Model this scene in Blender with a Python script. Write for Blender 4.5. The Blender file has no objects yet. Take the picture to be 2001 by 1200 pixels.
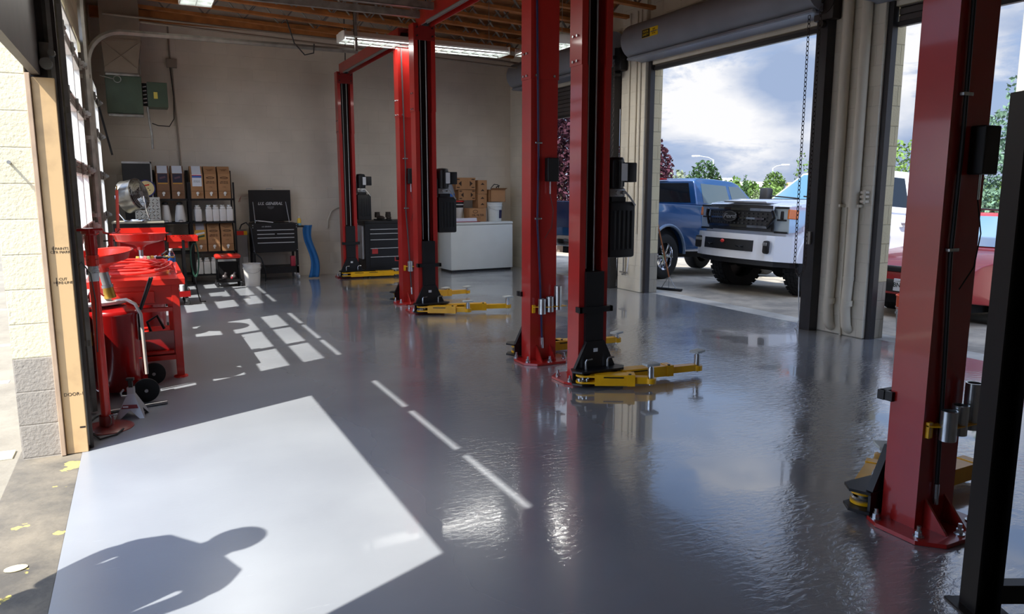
import bpy, bmesh, math, random
from mathutils import Vector, Matrix, Euler, noise
R = math.radians
rnd = random.Random(7)
sc = bpy.context.scene
COL = sc.collection

# ---------------------------------------------------------------- camera
cd = bpy.data.cameras.new('camera'); cam = bpy.data.objects.new('camera', cd); COL.objects.link(cam)
cam.location = (0, 0, 1.60)
cam.rotation_euler = (R(90 - 9.029), 0, R(-26.296))
cd.sensor_fit = 'HORIZONTAL'; cd.sensor_width = 36.0
cd.lens = 36.0 * 1460.0 / 2001.0
cd.clip_start = 0.05; cd.clip_end = 400
sc.camera = cam

# ---------------------------------------------------------------- colour management
vs = sc.view_settings
sc.display_settings.display_device = 'sRGB'
vs.view_transform = 'Standard'; vs.look = 'None'; vs.gamma = 1.0; vs.use_curve_mapping = False
vs.exposure = 0.42

# ---------------------------------------------------------------- world: summer sky with cumulus
W = bpy.data.worlds.new('sky'); sc.world = W; W.use_nodes = True
nt = W.node_tree; nt.nodes.clear()
def wn(t, **k):
    n = nt.nodes.new(t)
    for a, b in k.items(): setattr(n, a, b)
    return n
tc = wn('ShaderNodeTexCoord')
sep = wn('ShaderNodeSeparateXYZ'); nt.links.new(tc.outputs['Generated'], sep.inputs[0])
mp = wn('ShaderNodeMapping'); mp.inputs['Scale'].default_value = (1.0, 1.0, 3.2); mp.inputs['Location'].default_value = (2.1, 0.35, 0.18)
nt.links.new(tc.outputs['Generated'], mp.inputs[0])
n1 = wn('ShaderNodeTexNoise'); n1.inputs['Scale'].default_value = 4.2; n1.inputs['Detail'].default_value = 11; n1.inputs['Roughness'].default_value = 0.60; n1.inputs['Distortion'].default_value = 0.25
nt.links.new(mp.outputs[0], n1.inputs['Vector'])
n2 = wn('ShaderNodeTexNoise'); n2.inputs['Scale'].default_value = 5.0; n2.inputs['Detail'].default_value = 9
mp2 = wn('ShaderNodeMapping'); mp2.inputs['Scale'].default_value = (1, 1, 2.2); mp2.inputs['Location'].default_value = (5.3, 1.9, 0.55)
nt.links.new(tc.outputs['Generated'], mp2.inputs[0]); nt.links.new(mp2.outputs[0], n2.inputs['Vector'])
grad = wn('ShaderNodeValToRGB'); e = grad.color_ramp.elements
e[0].position = 0.0; e[0].color = (0.37, 0.46, 0.64, 1)
e[1].position = 0.6; e[1].color = (0.16, 0.30, 0.62, 1)
m = e.new(0.25); m.color = (0.29, 0.42, 0.68, 1)
nt.links.new(sep.outputs['Z'], grad.inputs[0])
cl = wn('ShaderNodeValToRGB'); e = cl.color_ramp.elements
e[0].position = 0.45; e[0].color = (0, 0, 0, 1); e[1].position = 0.53; e[1].color = (1, 1, 1, 1)
CLF = cl
cc = wn('ShaderNodeValToRGB'); e = cc.color_ramp.elements
e[0].position = 0.40; e[0].color = (0.32, 0.41, 0.60, 1); e[1].position = 0.62; e[1].color = (0.86, 0.86, 0.88, 1)
m = e.new(0.47); m.color = (0.45, 0.52, 0.67, 1)
# two large cumulus masses low over the lot: one sunlit, one in its own shadow
def cloud_mass(d0, r, sx=1.0):
    sb = wn('ShaderNodeVectorMath', operation='SUBTRACT'); sb.inputs[1].default_value = d0; nt.links.new(tc.outputs['Generated'], sb.inputs[0])
    sc_ = wn('ShaderNodeVectorMath', operation='MULTIPLY'); sc_.inputs[1].default_value = (1, 1, sx); nt.links.new(sb.outputs[0], sc_.inputs[0])
    ln = wn('ShaderNodeVectorMath', operation='LENGTH'); nt.links.new(sc_.outputs[0], ln.inputs[0])
    mr = wn('ShaderNodeMapRange', interpolation_type='SMOOTHSTEP'); mr.inputs['From Min'].default_value = 0.0; mr.inputs['From Max'].default_value = r; mr.inputs['To Min'].default_value = 1.0; mr.inputs['To Max'].default_value = 0.0
    nt.links.new(ln.outputs['Value'], mr.inputs['Value']); return mr.outputs[0]
def madd(a, k, b):
    m_ = wn('ShaderNodeMath', operation='MULTIPLY_ADD'); m_.inputs[1].default_value = k; nt.links.new(a, m_.inputs[0]); nt.links.new(b, m_.inputs[2]); return m_.outputs[0]
wA = cloud_mass((0.635, 0.762, 0.130), 0.13, 1.2); gA = cloud_mass((0.715, 0.688, 0.135), 0.085, 1.2); wB = cloud_mass((0.800, 0.590, 0.13), 0.10, 1.0); wC = cloud_mass((0.66, 0.745, 0.072), 0.12, 4.0)
f1 = madd(wA, 0.07, n1.outputs['Fac']); f1 = madd(gA, 0.10, f1); f1 = madd(wB, 0.06, f1); f1 = madd(wC, 0.05, f1); nt.links.new(f1, cl.inputs[0])
f2 = madd(wA, 0.13, n2.outputs['Fac']); f2 = madd(gA, -0.20, f2); f2 = madd(wB, 0.10, f2); f2 = madd(wC, 0.08, f2); nt.links.new(f2, cc.inputs[0])
mx = wn('ShaderNodeMix', data_type='RGBA')
nt.links.new(cl.outputs[0], mx.inputs['Factor']); nt.links.new(grad.outputs[0], mx.inputs['A']); nt.links.new(cc.outputs[0], mx.inputs['B'])
# brighter haze around the sun's side of the sky
dt = wn('ShaderNodeVectorMath', operation='DOT_PRODUCT'); dt.inputs[1].default_value = Vector((-1.0, -0.45, 1.0)).normalized()
nt.links.new(tc.outputs['Generated'], dt.inputs[0])
hz = wn('ShaderNodeMapRange'); hz.inputs['From Min'].default_value = -0.1; hz.inputs['From Max'].default_value = 1.0; hz.inputs['To Min'].default_value = 0.86; hz.inputs['To Max'].default_value = 5.2
nt.links.new(dt.outputs['Value'], hz.inputs['Value'])
bg = wn('ShaderNodeBackground'); nt.links.new(hz.outputs[0], bg.inputs['Strength'])
nt.links.new(mx.outputs['Result'], bg.inputs['Color'])
wo = wn('ShaderNodeOutputWorld'); nt.links.new(bg.outputs[0], wo.inputs[0])

# ---------------------------------------------------------------- sun
sd = bpy.data.lights.new('sun', 'SUN'); sun = bpy.data.objects.new('sun', sd); COL.objects.link(sun)
sd.energy = 8.0; sd.angle = R(0.53); sd.color = (1.0, 0.97, 0.90)
sun.rotation_euler = Vector((1.0, 0.45, -1.40)).to_track_quat('-Z', 'Y').to_euler()
sun.location = (-10, -4, 14)
sc.cycles.max_bounces = 10; sc.cycles.diffuse_bounces = 5; sc.cycles.glossy_bounces = 4
sc.cycles.transparent_max_bounces = 16
sc.cycles.sample_clamp_indirect = 4.0
sc.cycles.use_denoising = True

# ---------------------------------------------------------------- helpers
def tag(o, label=None, cat=None, group=None, kind=None):
    if label: o['label'] = label
    if cat: o['category'] = cat
    if group: o['group'] = group
    if kind: o['kind'] = kind
    return o
def thing(name, label, cat, loc=(0, 0, 0), rz=0.0, group=None, rot=None):
    o = bpy.data.objects.new(name, None); COL.objects.link(o)
    o.location = loc
    o.rotation_euler = rot if rot is not None else (0, 0, rz)
    o.empty_display_size = 0.1
    return tag(o, label, cat, group)
def copy_tree(o, parent=None):
    c = o.copy(); COL.objects.link(c)
    if parent is not None: c.parent = parent
    for ch in list(o.children): copy_tree(ch, c)
    return c

def frame_from(d):
    d = Vector(d).normalized()
    a = Vector((0, 0, 1)) if abs(d.z) < 0.95 else Vector((1, 0, 0))
    u = d.cross(a).normalized(); v = d.cross(u).normalized()
    return u, v
class MB:
    def __init__(s):
        s.bm = bmesh.new(); s.M = None
    def _v(s, p):
        p = Vector(p)
        if s.M is not None: p = s.M @ p
        return s.bm.verts.new(p)
    def _f(s, vs, mi):
        try: f = s.bm.faces.new(vs)
        except ValueError: return None
        f.material_index = mi; return f
    def box(s, c, d, rot=None, bev=0.0, mi=0):
        c = Vector(c); h = Vector(d) * 0.5
        m = Euler(rot).to_matrix() if rot is not None and not isinstance(rot, Matrix) else rot
        vs = []
        for x in (-1, 1):
            for y in (-1, 1):
                for z in (-1, 1):
                    p = Vector((x * h.x, y * h.y, z * h.z))
                    if m is not None: p = m @ p
                    vs.append(s._v(c + p))
        fs = [s._f([vs[i] for i in q], mi) for q in ((0, 1, 3, 2), (4, 6, 7, 5), (0, 4, 5, 1), (2, 3, 7, 6), (0, 2, 6, 4), (1, 5, 7, 3))]
        if bev > 0:
            es = set()
            for f in fs: es.update(f.edges)
            r = bmesh.ops.bevel(s.bm, geom=list(es), offset=min(bev, min(d) * 0.49), segments=2, affect='EDGES', profile=0.5)
            for f in r['faces']: f.material_index = mi
        return s
    def bb(s, x0, x1, y0, y1, z0, z1, bev=0.0, mi=0):
        return s.box(((x0 + x1) / 2, (y0 + y1) / 2, (z0 + z1) / 2), (abs(x1 - x0), abs(y1 - y0), abs(z1 - z0)), bev=bev, mi=mi)
    def cyl(s, p0, p1, r, r2=None, n=16, caps=True, mi=0):
        p0 = Vector(p0); p1 = Vector(p1); r2 = r if r2 is None else r2
        u, v = frame_from(p1 - p0)
        a = []; b = []
        for i in range(n):
            t = 2 * math.pi * i / n; d = u * math.cos(t) + v * math.sin(t)
            a.append(s._v(p0 + d * r)); b.append(s._v(p1 + d * r2))
        for i in range(n):
            j = (i + 1) % n; s._f([a[i], a[j], b[j], b[i]], mi)
        if caps: s._f(a[::-1], mi); s._f(b, mi)
        return s
    def tube(s, pts, r, n=8, mi=0, closed=False, caps=True):
        pts = [Vector(p) for p in pts]; N = len(pts); rings = []
        rr = r if isinstance(r, (list, tuple)) else [r] * N
        u = None
        for i, p in enumerate(pts):
            if closed: t = (pts[(i + 1) % N] - pts[i - 1])
            else: t = (pts[min(i + 1, N - 1)] - pts[max(i - 1, 0)])
            t = t.normalized()
            if u is None: u, v = frame_from(t)
            else:
                u = (u - t * u.dot(t)).normalized(); v = t.cross(u)
            rings.append([s._v(p + (u * math.cos(2 * math.pi * k / n) + v * math.sin(2 * math.pi * k / n)) * rr[i]) for k in range(n)])
        for i in range(N if closed else N - 1):
            a = rings[i]; b = rings[(i + 1) % N]
            for k in range(n):
                s._f([a[k], a[(k + 1) % n], b[(k + 1) % n], b[k]], mi)
        if not closed and caps: s._f(rings[0][::-1], mi); s._f(rings[-1], mi)
        return s
    def lathe(s, prof, c=(0, 0, 0), axis=(0, 0, 1), n=28, mi=0, close=True):
        c = Vector(c); ax = Vector(axis).normalized(); u, v = frame_from(ax)
        rings = []
        for r, z in prof:
            if r < 1e-5: rings.append([s._v(c + ax * z)])
            else: rings.append([s._v(c + ax * z + (u * math.cos(2 * math.pi * k / n) + v * math.sin(2 * math.pi * k / n)) * r) for k in range(n)])
        for a, b in zip(rings, rings[1:]):
            for k in range(n):
                j = (k + 1) % n
                if len(a) == 1 and len(b) == 1: break
                if len(a) == 1: s._f([a[0], b[j], b[k]], mi)
                elif len(b) == 1: s._f([a[k], a[j], b[0]], mi)
                else: s._f([a[k], a[j], b[j], b[k]], mi)
        return s
    def prism(s, poly, axis, a, b, mi=0, bev=0):
        # poly: 2-d points; axis 'x': (y,z), 'y': (x,z), 'z': (x,y)
        def P(q, t):
            return {'x': (t, q[0], q[1]), 'y': (q[0], t, q[1]), 'z': (q[0], q[1], t)}[axis]
        A = [s._v(P(q, a)) for q in poly]; B = [s._v(P(q, b)) for q in poly]; n = len(poly)
        fs = [s._f(A[::-1], mi), s._f(B, mi)]
        for i in range(n): fs.append(s._f([A[i], A[(i + 1) % n], B[(i + 1) % n], B[i]], mi))
        if bev:
            es = set()
            for f in fs:
                if f: es.update(f.edges)
            r = bmesh.ops.bevel(s.bm, geom=list(es), offset=bev, segments=2, affect='EDGES', profile=0.5)
            for f in r['faces']: f.material_index = mi
        return s
    def quad(s, *ps, mi=0):
        s._f([s._v(p) for p in ps], mi); return s
    def ball(s, c, r, sc3=(1, 1, 1), n=12, mi=0):
        prof = [(math.sin(math.pi * i / n) * r, -math.cos(math.pi * i / n) * r) for i in range(n + 1)]
        k0 = len(s.bm.verts); M0 = s.M
        T = Matrix.Translation(Vector(c)) @ Matrix.Diagonal((sc3[0], sc3[1], sc3[2], 1))
        s.M = T if M0 is None else M0 @ T
        s.lathe(prof, n=n * 2, mi=mi); s.M = M0
        return s
    def build(s, name, mats, parent=None, smooth=35, kind=None):
        bmesh.ops.recalc_face_normals(s.bm, faces=s.bm.faces[:])
        me = bpy.data.meshes.new(name); s.bm.to_mesh(me); s.bm.free()
        for m in (mats if isinstance(mats, (list, tuple)) else [mats]): me.materials.append(m)
        if smooth:
            me.shade_smooth(); me.set_sharp_from_angle(angle=R(smooth))
        else: me.shade_flat()
        o = bpy.data.objects.new(name, me); COL.objects.link(o)
        if parent is not None: o.parent = parent
        if kind: o['kind'] = kind
        return o
def arc(c, r, a0, a1, n, plane='xz', k=0.0):
    out = []
    for i in range(n + 1):
        t = R(a0 + (a1 - a0) * i / n); p, q = math.cos(t) * r, math.sin(t) * r
        out.append({'xz': (c[0] + p, c[1], c[2] + q), 'yz': (c[0], c[1] + p, c[2] + q), 'xy': (c[0] + p, c[1] + q, c[2] + k * i)}[plane])
    return out
def text(name, body, size, loc, rot, m, parent=None, ext=0.0008, align='CENTER', sx=1.0, shear=0.0, bold=0.0):
    cu = bpy.data.curves.new(name, 'FONT'); cu.body = body; cu.size = size; cu.extrude = ext
    cu.align_x = align; cu.align_y = 'CENTER'; cu.shear = shear; cu.offset = bold; cu.resolution_u = 3
    cu.materials.append(m)
    tmp = bpy.data.objects.new(name, cu); me = bpy.data.meshes.new_from_object(tmp); bpy.data.objects.remove(tmp)
    if not me.materials: me.materials.append(m)
    o = bpy.data.objects.new(name, me); COL.objects.link(o)
    o.location = loc; o.rotation_euler = rot; o.scale = (sx, 1, 1)
    if parent is not None: o.parent = parent
    return o

# ---------------------------------------------------------------- materials
MATS = {}
def srgb(r, g, b):
    f = lambda c: (c / 12.92 if c <= 0.04045 else ((c + 0.055) / 1.055) ** 2.4)
    return (f(r / 255), f(g / 255), f(b / 255), 1)
def mat(name, col, rough=0.5, metal=0.0, var=0.0, vscale=6.0, bump=0.0, bscale=40.0, coat=0.0, spec=0.5, dirt=None, emit=None, es=0.0, trans=0.0, ior=1.45):
    if name in MATS: return MATS[name]
    m = bpy.data.materials.new(name); m.use_nodes = True; MATS[name] = m
    t = m.node_tree; b = t.nodes['Principled BSDF']
    c = col if len(col) == 4 else (*col, 1)
    b.inputs['Base Color'].default_value = c
    b.inputs['Roughness'].default_value = rough; b.inputs['Metallic'].default_value = metal
    b.inputs['Coat Weight'].default_value = coat; b.inputs['Coat Roughness'].default_value = 0.06
    b.inputs['Specular IOR Level'].default_value = spec
    b.inputs['IOR'].default_value = ior
    if trans: b.inputs['Transmission Weight'].default_value = trans
    if emit: b.inputs['Emission Color'].default_value = (*emit[:3], 1); b.inputs['Emission Strength'].default_value = es
    if var or bump or dirt:
        co = t.nodes.new('ShaderNodeTexCoord')
        nz = t.nodes.new('ShaderNodeTexNoise'); nz.inputs['Scale'].default_value = vscale; nz.inputs['Detail'].default_value = 5
        t.links.new(co.outputs['Object'], nz.inputs['Vector'])
        if var or dirt:
            mxx = t.nodes.new('ShaderNodeMix'); mxx.data_type = 'RGBA'
            d = dirt if dirt else tuple(x * (1 - var) for x in c[:3])
            mxx.inputs['A'].default_value = c if dirt else (*[min(1, x * (1 + var * 0.5)) for x in c[:3]], 1)
            mxx.inputs['B'].default_value = (*d[:3], 1)
            rp = t.nodes.new('ShaderNodeMapRange'); rp.inputs['From Min'].default_value = 0.35 if not dirt else 0.5; rp.inputs['From Max'].default_value = 0.7
            if dirt: rp.inputs['To Max'].default_value = var if var else 0.6
            t.links.new(nz.outputs['Fac'], rp.inputs['Value'])
            t.links.new(rp.outputs[0], mxx.inputs['Factor']); t.links.new(mxx.outputs['Result'], b.inputs['Base Color'])
        if bump:
            nb = t.nodes.new('ShaderNodeTexNoise'); nb.inputs['Scale'].default_value = bscale; nb.inputs['Detail'].default_value = 3
            t.links.new(co.outputs['Object'], nb.inputs['Vector'])
            bp = t.nodes.new('ShaderNodeBump'); bp.inputs['Strength'].default_value = bump; bp.inputs['Distance'].default_value = 0.01
            t.links.new(nb.outputs['Fac'], bp.inputs['Height']); t.links.new(bp.outputs[0], b.inputs['Normal'])
    return m
def block_mat(name, col, plane, low=None, lowz=0.61, mortar=0.75, strength=0.5, depth=0.012, rough=0.7, off=0.0, grain=0.25):
    m = bpy.data.materials.new(name); m.use_nodes = True; t = m.node_tree; b = t.nodes['Principled BSDF']
    b.inputs['Roughness'].default_value = rough
    g = t.nodes.new('ShaderNodeNewGeometry'); sp = t.nodes.new('ShaderNodeSeparateXYZ'); t.links.new(g.outputs['Position'], sp.inputs[0])
    cb = t.nodes.new('ShaderNodeCombineXYZ')
    ad = t.nodes.new('ShaderNodeMath'); ad.operation = 'ADD'; ad.inputs[1].default_value = off
    t.links.new(sp.outputs[plane], ad.inputs[0]); t.links.new(ad.outputs[0], cb.inputs[0]); t.links.new(sp.outputs['Z'], cb.inputs[1])
    br = t.nodes.new('ShaderNodeTexBrick'); br.inputs['Scale'].default_value = 1.0
    br.inputs['Brick Width'].default_value = 0.406; br.inputs['Row Height'].default_value = 0.203
    br.inputs['Mortar Size'].default_value = 0.006; br.inputs['Mortar Smooth'].default_value = 0.6
    br.inputs['Color1'].default_value = (*[c for c in col[:3]], 1); br.inputs['Color2'].default_value = (*[c * 0.95 for c in col[:3]], 1)
    br.inputs['Mortar'].default_value = (*[c * mortar for c in col[:3]], 1)
    t.links.new(cb.outputs[0], br.inputs['Vector'])
    nz = t.nodes.new('ShaderNodeTexNoise'); nz.inputs['Scale'].default_value = 1.6; nz.inputs['Detail'].default_value = 6
    t.links.new(g.outputs['Position'], nz.inputs['Vector'])
    hs = t.nodes.new('ShaderNodeHueSaturation')
    rp = t.nodes.new('ShaderNodeMapRange'); rp.inputs['From Min'].default_value = 0.3; rp.inputs['From Max'].default_value = 0.7
    rp.inputs['To Min'].default_value = 0.90; rp.inputs['To Max'].default_value = 1.06
    t.links.new(nz.outputs['Fac'], rp.inputs['Value']); t.links.new(rp.outputs[0], hs.inputs['Value'])
    src = br.outputs['Color']
    if low:
        mm = t.nodes.new('ShaderNodeMix'); mm.data_type = 'RGBA'; cmpn = t.nodes.new('ShaderNodeMath'); cmpn.operation = 'LESS_THAN'; cmpn.inputs[1].default_value = lowz
        t.links.new(sp.outputs['Z'], cmpn.inputs[0]); t.links.new(cmpn.outputs[0], mm.inputs['Factor'])
        t.links.new(src, mm.inputs['A']); mm.inputs['B'].default_value = low; src = mm.outputs['Result']
    t.links.new(src, hs.inputs['Color']); t.links.new(hs.outputs[0], b.inputs['Base Color'])
    n3 = t.nodes.new('ShaderNodeTexNoise'); n3.inputs['Scale'].default_value = 55; n3.inputs['Detail'].default_value = 4
    t.links.new(g.outputs['Position'], n3.inputs['Vector'])
    inv = t.nodes.new('ShaderNodeMath'); inv.operation = 'MULTIPLY_ADD'; inv.inputs[1].default_value = -1.0; inv.inputs[2].default_value = 1.0
    t.links.new(br.outputs['Fac'], inv.inputs[0])
    sm = t.nodes.new('ShaderNodeMath'); sm.operation = 'MULTIPLY_ADD'; sm.inputs[1].default_value = grain
    t.links.new(n3.outputs['Fac'], sm.inputs[0]); t.links.new(inv.outputs[0], sm.inputs[2])
    bp = t.nodes.new('ShaderNodeBump'); bp.inputs['Strength'].default_value = strength; bp.inputs['Distance'].default_value = depth
    t.links.new(sm.outputs[0], bp.inputs['Height']); t.links.new(bp.outputs[0], b.inputs['Normal'])
    return m
def glass_mat(name, tint=(1, 1, 1), dark=0.0, gloss=0.12):
    m = bpy.data.materials.new(name); m.use_nodes = True; t = m.node_tree; t.nodes.clear(); MATS[name] = m
    o = t.nodes.new('ShaderNodeOutputMaterial'); tr = t.nodes.new('ShaderNodeBsdfTransparent'); tr.inputs[0].default_value = (*tint, 1)
    gl = t.nodes.new('ShaderNodeBsdfGlossy'); gl.inputs['Roughness'].default_value = 0.02; gl.inputs[0].default_value = (1, 1, 1, 1)
    lw = t.nodes.new('ShaderNodeLayerWeight'); pw = t.nodes.new('ShaderNodeMath'); pw.operation = 'POWER'; pw.inputs[1].default_value = 4.0
    lw.inputs['Blend'].default_value = 0.5; t.links.new(lw.outputs['Facing'], pw.inputs[0])
    fr = t.nodes.new('ShaderNodeMath'); fr.operation = 'MULTIPLY_ADD'; fr.inputs[1].default_value = 0.6; fr.inputs[2].default_value = gloss * 0.4; t.links.new(pw.outputs[0], fr.inputs[0])
    ms = t.nodes.new('ShaderNodeMixShader'); t.links.new(fr.outputs[0], ms.inputs[0]); t.links.new(tr.outputs[0], ms.inputs[1]); t.links.new(gl.outputs[0], ms.inputs[2])
    t.links.new(ms.outputs[0], o.inputs[0]); return m

red = mat('lift_red_paint', srgb(164, 34, 30), 0.28, var=0.12, vscale=3, coat=0.35, bump=0.02, bscale=60)
yellow = mat('lift_yellow_paint', srgb(228, 170, 12), 0.38, var=0.10, vscale=9, coat=0.2)
black = mat('black_steel', srgb(17, 16, 18), 0.42, var=0.2)
blackp = mat('black_plastic', srgb(22, 22, 24), 0.5)
zinc = mat('zinc_steel', srgb(190, 195, 198), 0.25, metal=0.9, var=0.15, vscale=20)
galv = mat('galvanised_steel', srgb(150, 148, 142), 0.45, metal=0.6, var=0.3, vscale=10)
steel = mat('bare_steel', srgb(165, 165, 165), 0.35, metal=0.8, var=0.2)
rubber = mat('rubber', srgb(22, 22, 23), 0.75, var=0.2, bump=0.2, bscale=90)
cable = mat('wire_rope', srgb(176, 178, 176), 0.4, metal=0.5)
white_plastic = mat('white_plastic', srgb(205, 205, 200), 0.45)
toolred = mat('bright_red_paint', srgb(206, 42, 30), 0.32, coat=0.3, var=0.06)
darkred = mat('deep_red_paint', srgb(150, 18, 18), 0.25, coat=0.5, var=0.1)
chrome = mat('chrome', srgb(215, 215, 218), 0.08, metal=1.0)
cardboard = mat('cardboard', srgb(158, 116, 78), 0.85, var=0.12, vscale=5)
ink = mat('box_print', srgb(50, 34, 24), 0.8)
whitelab = mat('white_label', srgb(205, 208, 212), 0.6)
beige_paint = mat('grey_beige_paint', srgb(204, 198, 182), 0.55, var=0.08, vscale=3, bump=0.15, bscale=25)
darkbrown = mat('dark_brown_steel', srgb(52, 44, 40), 0.5, var=0.3, vscale=8)
# ================================================================ SETTING
wallM_back = block_mat('back_block_wall', srgb(206, 196, 180), 'X', strength=0.32, mortar=0.965, rough=0.62, off=0.1, grain=0.1)
wallM_side = block_mat('side_block_wall', srgb(216, 210, 194), 'Y', strength=0.35, mortar=0.9, rough=0.6, grain=0.15)
extM = block_mat('cream_block', srgb(212, 203, 172), 'X', low=srgb(150, 142, 130), strength=0.6, mortar=0.85, grain=0.6, off=0.73 + 0.203)
extM2 = block_mat('cream_block_right', srgb(196, 184, 150), 'X', low=srgb(150, 142, 126), strength=0.8, mortar=0.8, grain=0.4, off=-7.28)

def floor_mat():
    m = bpy.data.materials.new('grey_epoxy'); m.use_nodes = True; t = m.node_tree; b = t.nodes['Principled BSDF']; N = t.nodes.new; L = t.links.new
    g = N('ShaderNodeNewGeometry')
    nz = N('ShaderNodeTexNoise'); nz.inputs['Scale'].default_value = 0.9; nz.inputs['Detail'].default_value = 8; L(g.outputs['Position'], nz.inputs['Vector'])
    cr = N('ShaderNodeValToRGB'); e = cr.color_ramp.elements
    e[0].position = 0.3; e[0].color = (0.205, 0.218, 0.240, 1); e[1].position = 0.72; e[1].color = (0.27, 0.285, 0.305, 1)
    L(nz.outputs['Fac'], cr.inputs[0])
    # fine pale scuffs and sunken streaks
    mp = N('ShaderNodeMapping'); mp.inputs['Scale'].default_value = (1.2, 9, 1); mp.inputs['Rotation'].default_value = (0, 0, R(-20)); L(g.outputs['Position'], mp.inputs[0])
    n2 = N('ShaderNodeTexNoise'); n2.inputs['Scale'].default_value = 2.2; n2.inputs['Detail'].default_value = 7; n2.inputs['Roughness'].default_value = 0.7; L(mp.outputs[0], n2.inputs['Vector'])
    r2 = N('ShaderNodeMapRange'); r2.inputs['From Min'].default_value = 0.66; r2.inputs['From Max'].default_value = 0.76; r2.inputs['To Max'].default_value = 0.35; L(n2.outputs['Fac'], r2.inputs['Value'])
    mx = N('ShaderNodeMix'); mx.data_type = 'RGBA'; L(r2.outputs[0], mx.inputs['Factor']); L(cr.outputs[0], mx.inputs['A']); mx.inputs['B'].default_value = (0.55, 0.56, 0.57, 1)
    L(mx.outputs['Result'], b.inputs['Base Color'])
    b.inputs['IOR'].default_value = 1.6
    b.inputs['Coat IOR'].default_value = 2.4; b.inputs['Coat Roughness'].default_value = 0.03
    # roller ripple: stronger towards the doors on the right
    sp = N('ShaderNodeSeparateXYZ'); L(g.outputs['Position'], sp.inputs[0])
    w = N('ShaderNodeMapRange'); w.inputs['From Min'].default_value = 1.2; w.inputs['From Max'].default_value = 3.6; w.inputs['To Min'].default_value = 0.12; w.inputs['To Max'].default_value = 1.0
    L(sp.outputs['X'], w.inputs['Value'])
    m3 = N('ShaderNodeMapping'); m3.inputs['Scale'].default_value = (16, 34, 1); m3.inputs['Rotation'].default_value = (0, 0, R(28)); L(g.outputs['Position'], m3.inputs[0])
    n3 = N('ShaderNodeTexNoise'); n3.inputs['Scale'].default_value = 1.0; n3.inputs['Detail'].default_value = 4; n3.inputs['Roughness'].default_value = 0.6; n3.inputs['Distortion'].default_value = 0.7; L(m3.outputs[0], n3.inputs['Vector'])
    n4 = N('ShaderNodeTexNoise'); n4.inputs['Scale'].default_value = 60; n4.inputs['Detail'].default_value = 2; L(g.outputs['Position'], n4.inputs['Vector'])
    n5 = N('ShaderNodeTexNoise'); n5.inputs['Scale'].default_value = 0.8; n5.inputs['Detail'].default_value = 3; L(g.outputs['Position'], n5.inputs['Vector'])
    pr = N('ShaderNodeMapRange'); pr.inputs['From Min'].default_value = 0.4; pr.inputs['From Max'].default_value = 0.62; L(n5.outputs['Fac'], pr.inputs['Value'])
    ml = N('ShaderNodeMath'); ml.operation = 'MULTIPLY'; L(w.outputs[0], ml.inputs[0]); L(pr.outputs[0], ml.inputs[1])
    b1 = N('ShaderNodeBump'); b1.inputs['Distance'].default_value = 0.004; b1.inputs['Strength'].default_value = 0.3; L(ml.outputs[0], b1.inputs['Strength']); L(n3.outputs['Fac'], b1.inputs['Height'])
    b2 = N('ShaderNodeBump'); b2.inputs['Distance'].default_value = 0.0006; b2.inputs['Strength'].default_value = 0.25; L(n4.outputs['Fac'], b2.inputs['Height']); L(b1.outputs[0], b2.inputs['Normal'])
    gl = N('ShaderNodeMapRange'); gl.interpolation_type = 'SMOOTHSTEP'; gl.inputs['From Min'].default_value = 0.5; gl.inputs['From Max'].default_value = 3.2; gl.inputs['To Min'].default_value = 0.0; gl.inputs['To Max'].default_value = 1.0
    ngl = N('ShaderNodeMath'); ngl.operation = 'MULTIPLY_ADD'; ngl.inputs[1].default_value = 1.6; L(n5.outputs['Fac'], ngl.inputs[0]); L(sp.outputs['X'], ngl.inputs[2])
    sb = N('ShaderNodeMath'); sb.operation = 'SUBTRACT'; sb.inputs[1].default_value = 0.8; L(ngl.outputs[0], sb.inputs[0]); L(sb.outputs[0], gl.inputs['Value']); L(gl.outputs[0], b.inputs['Coat Weight'])
    rg = N('ShaderNodeMapRange'); rg.inputs['To Min'].default_value = 0.30; rg.inputs['To Max'].default_value = 0.13; L(gl.outputs[0], rg.inputs['Value']); L(rg.outputs[0], b.inputs['Roughness'])
    L(b2.outputs[0], b.inputs['Normal']); L(b1.outputs[0], b.inputs['Coat Normal'])
    return m
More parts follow.
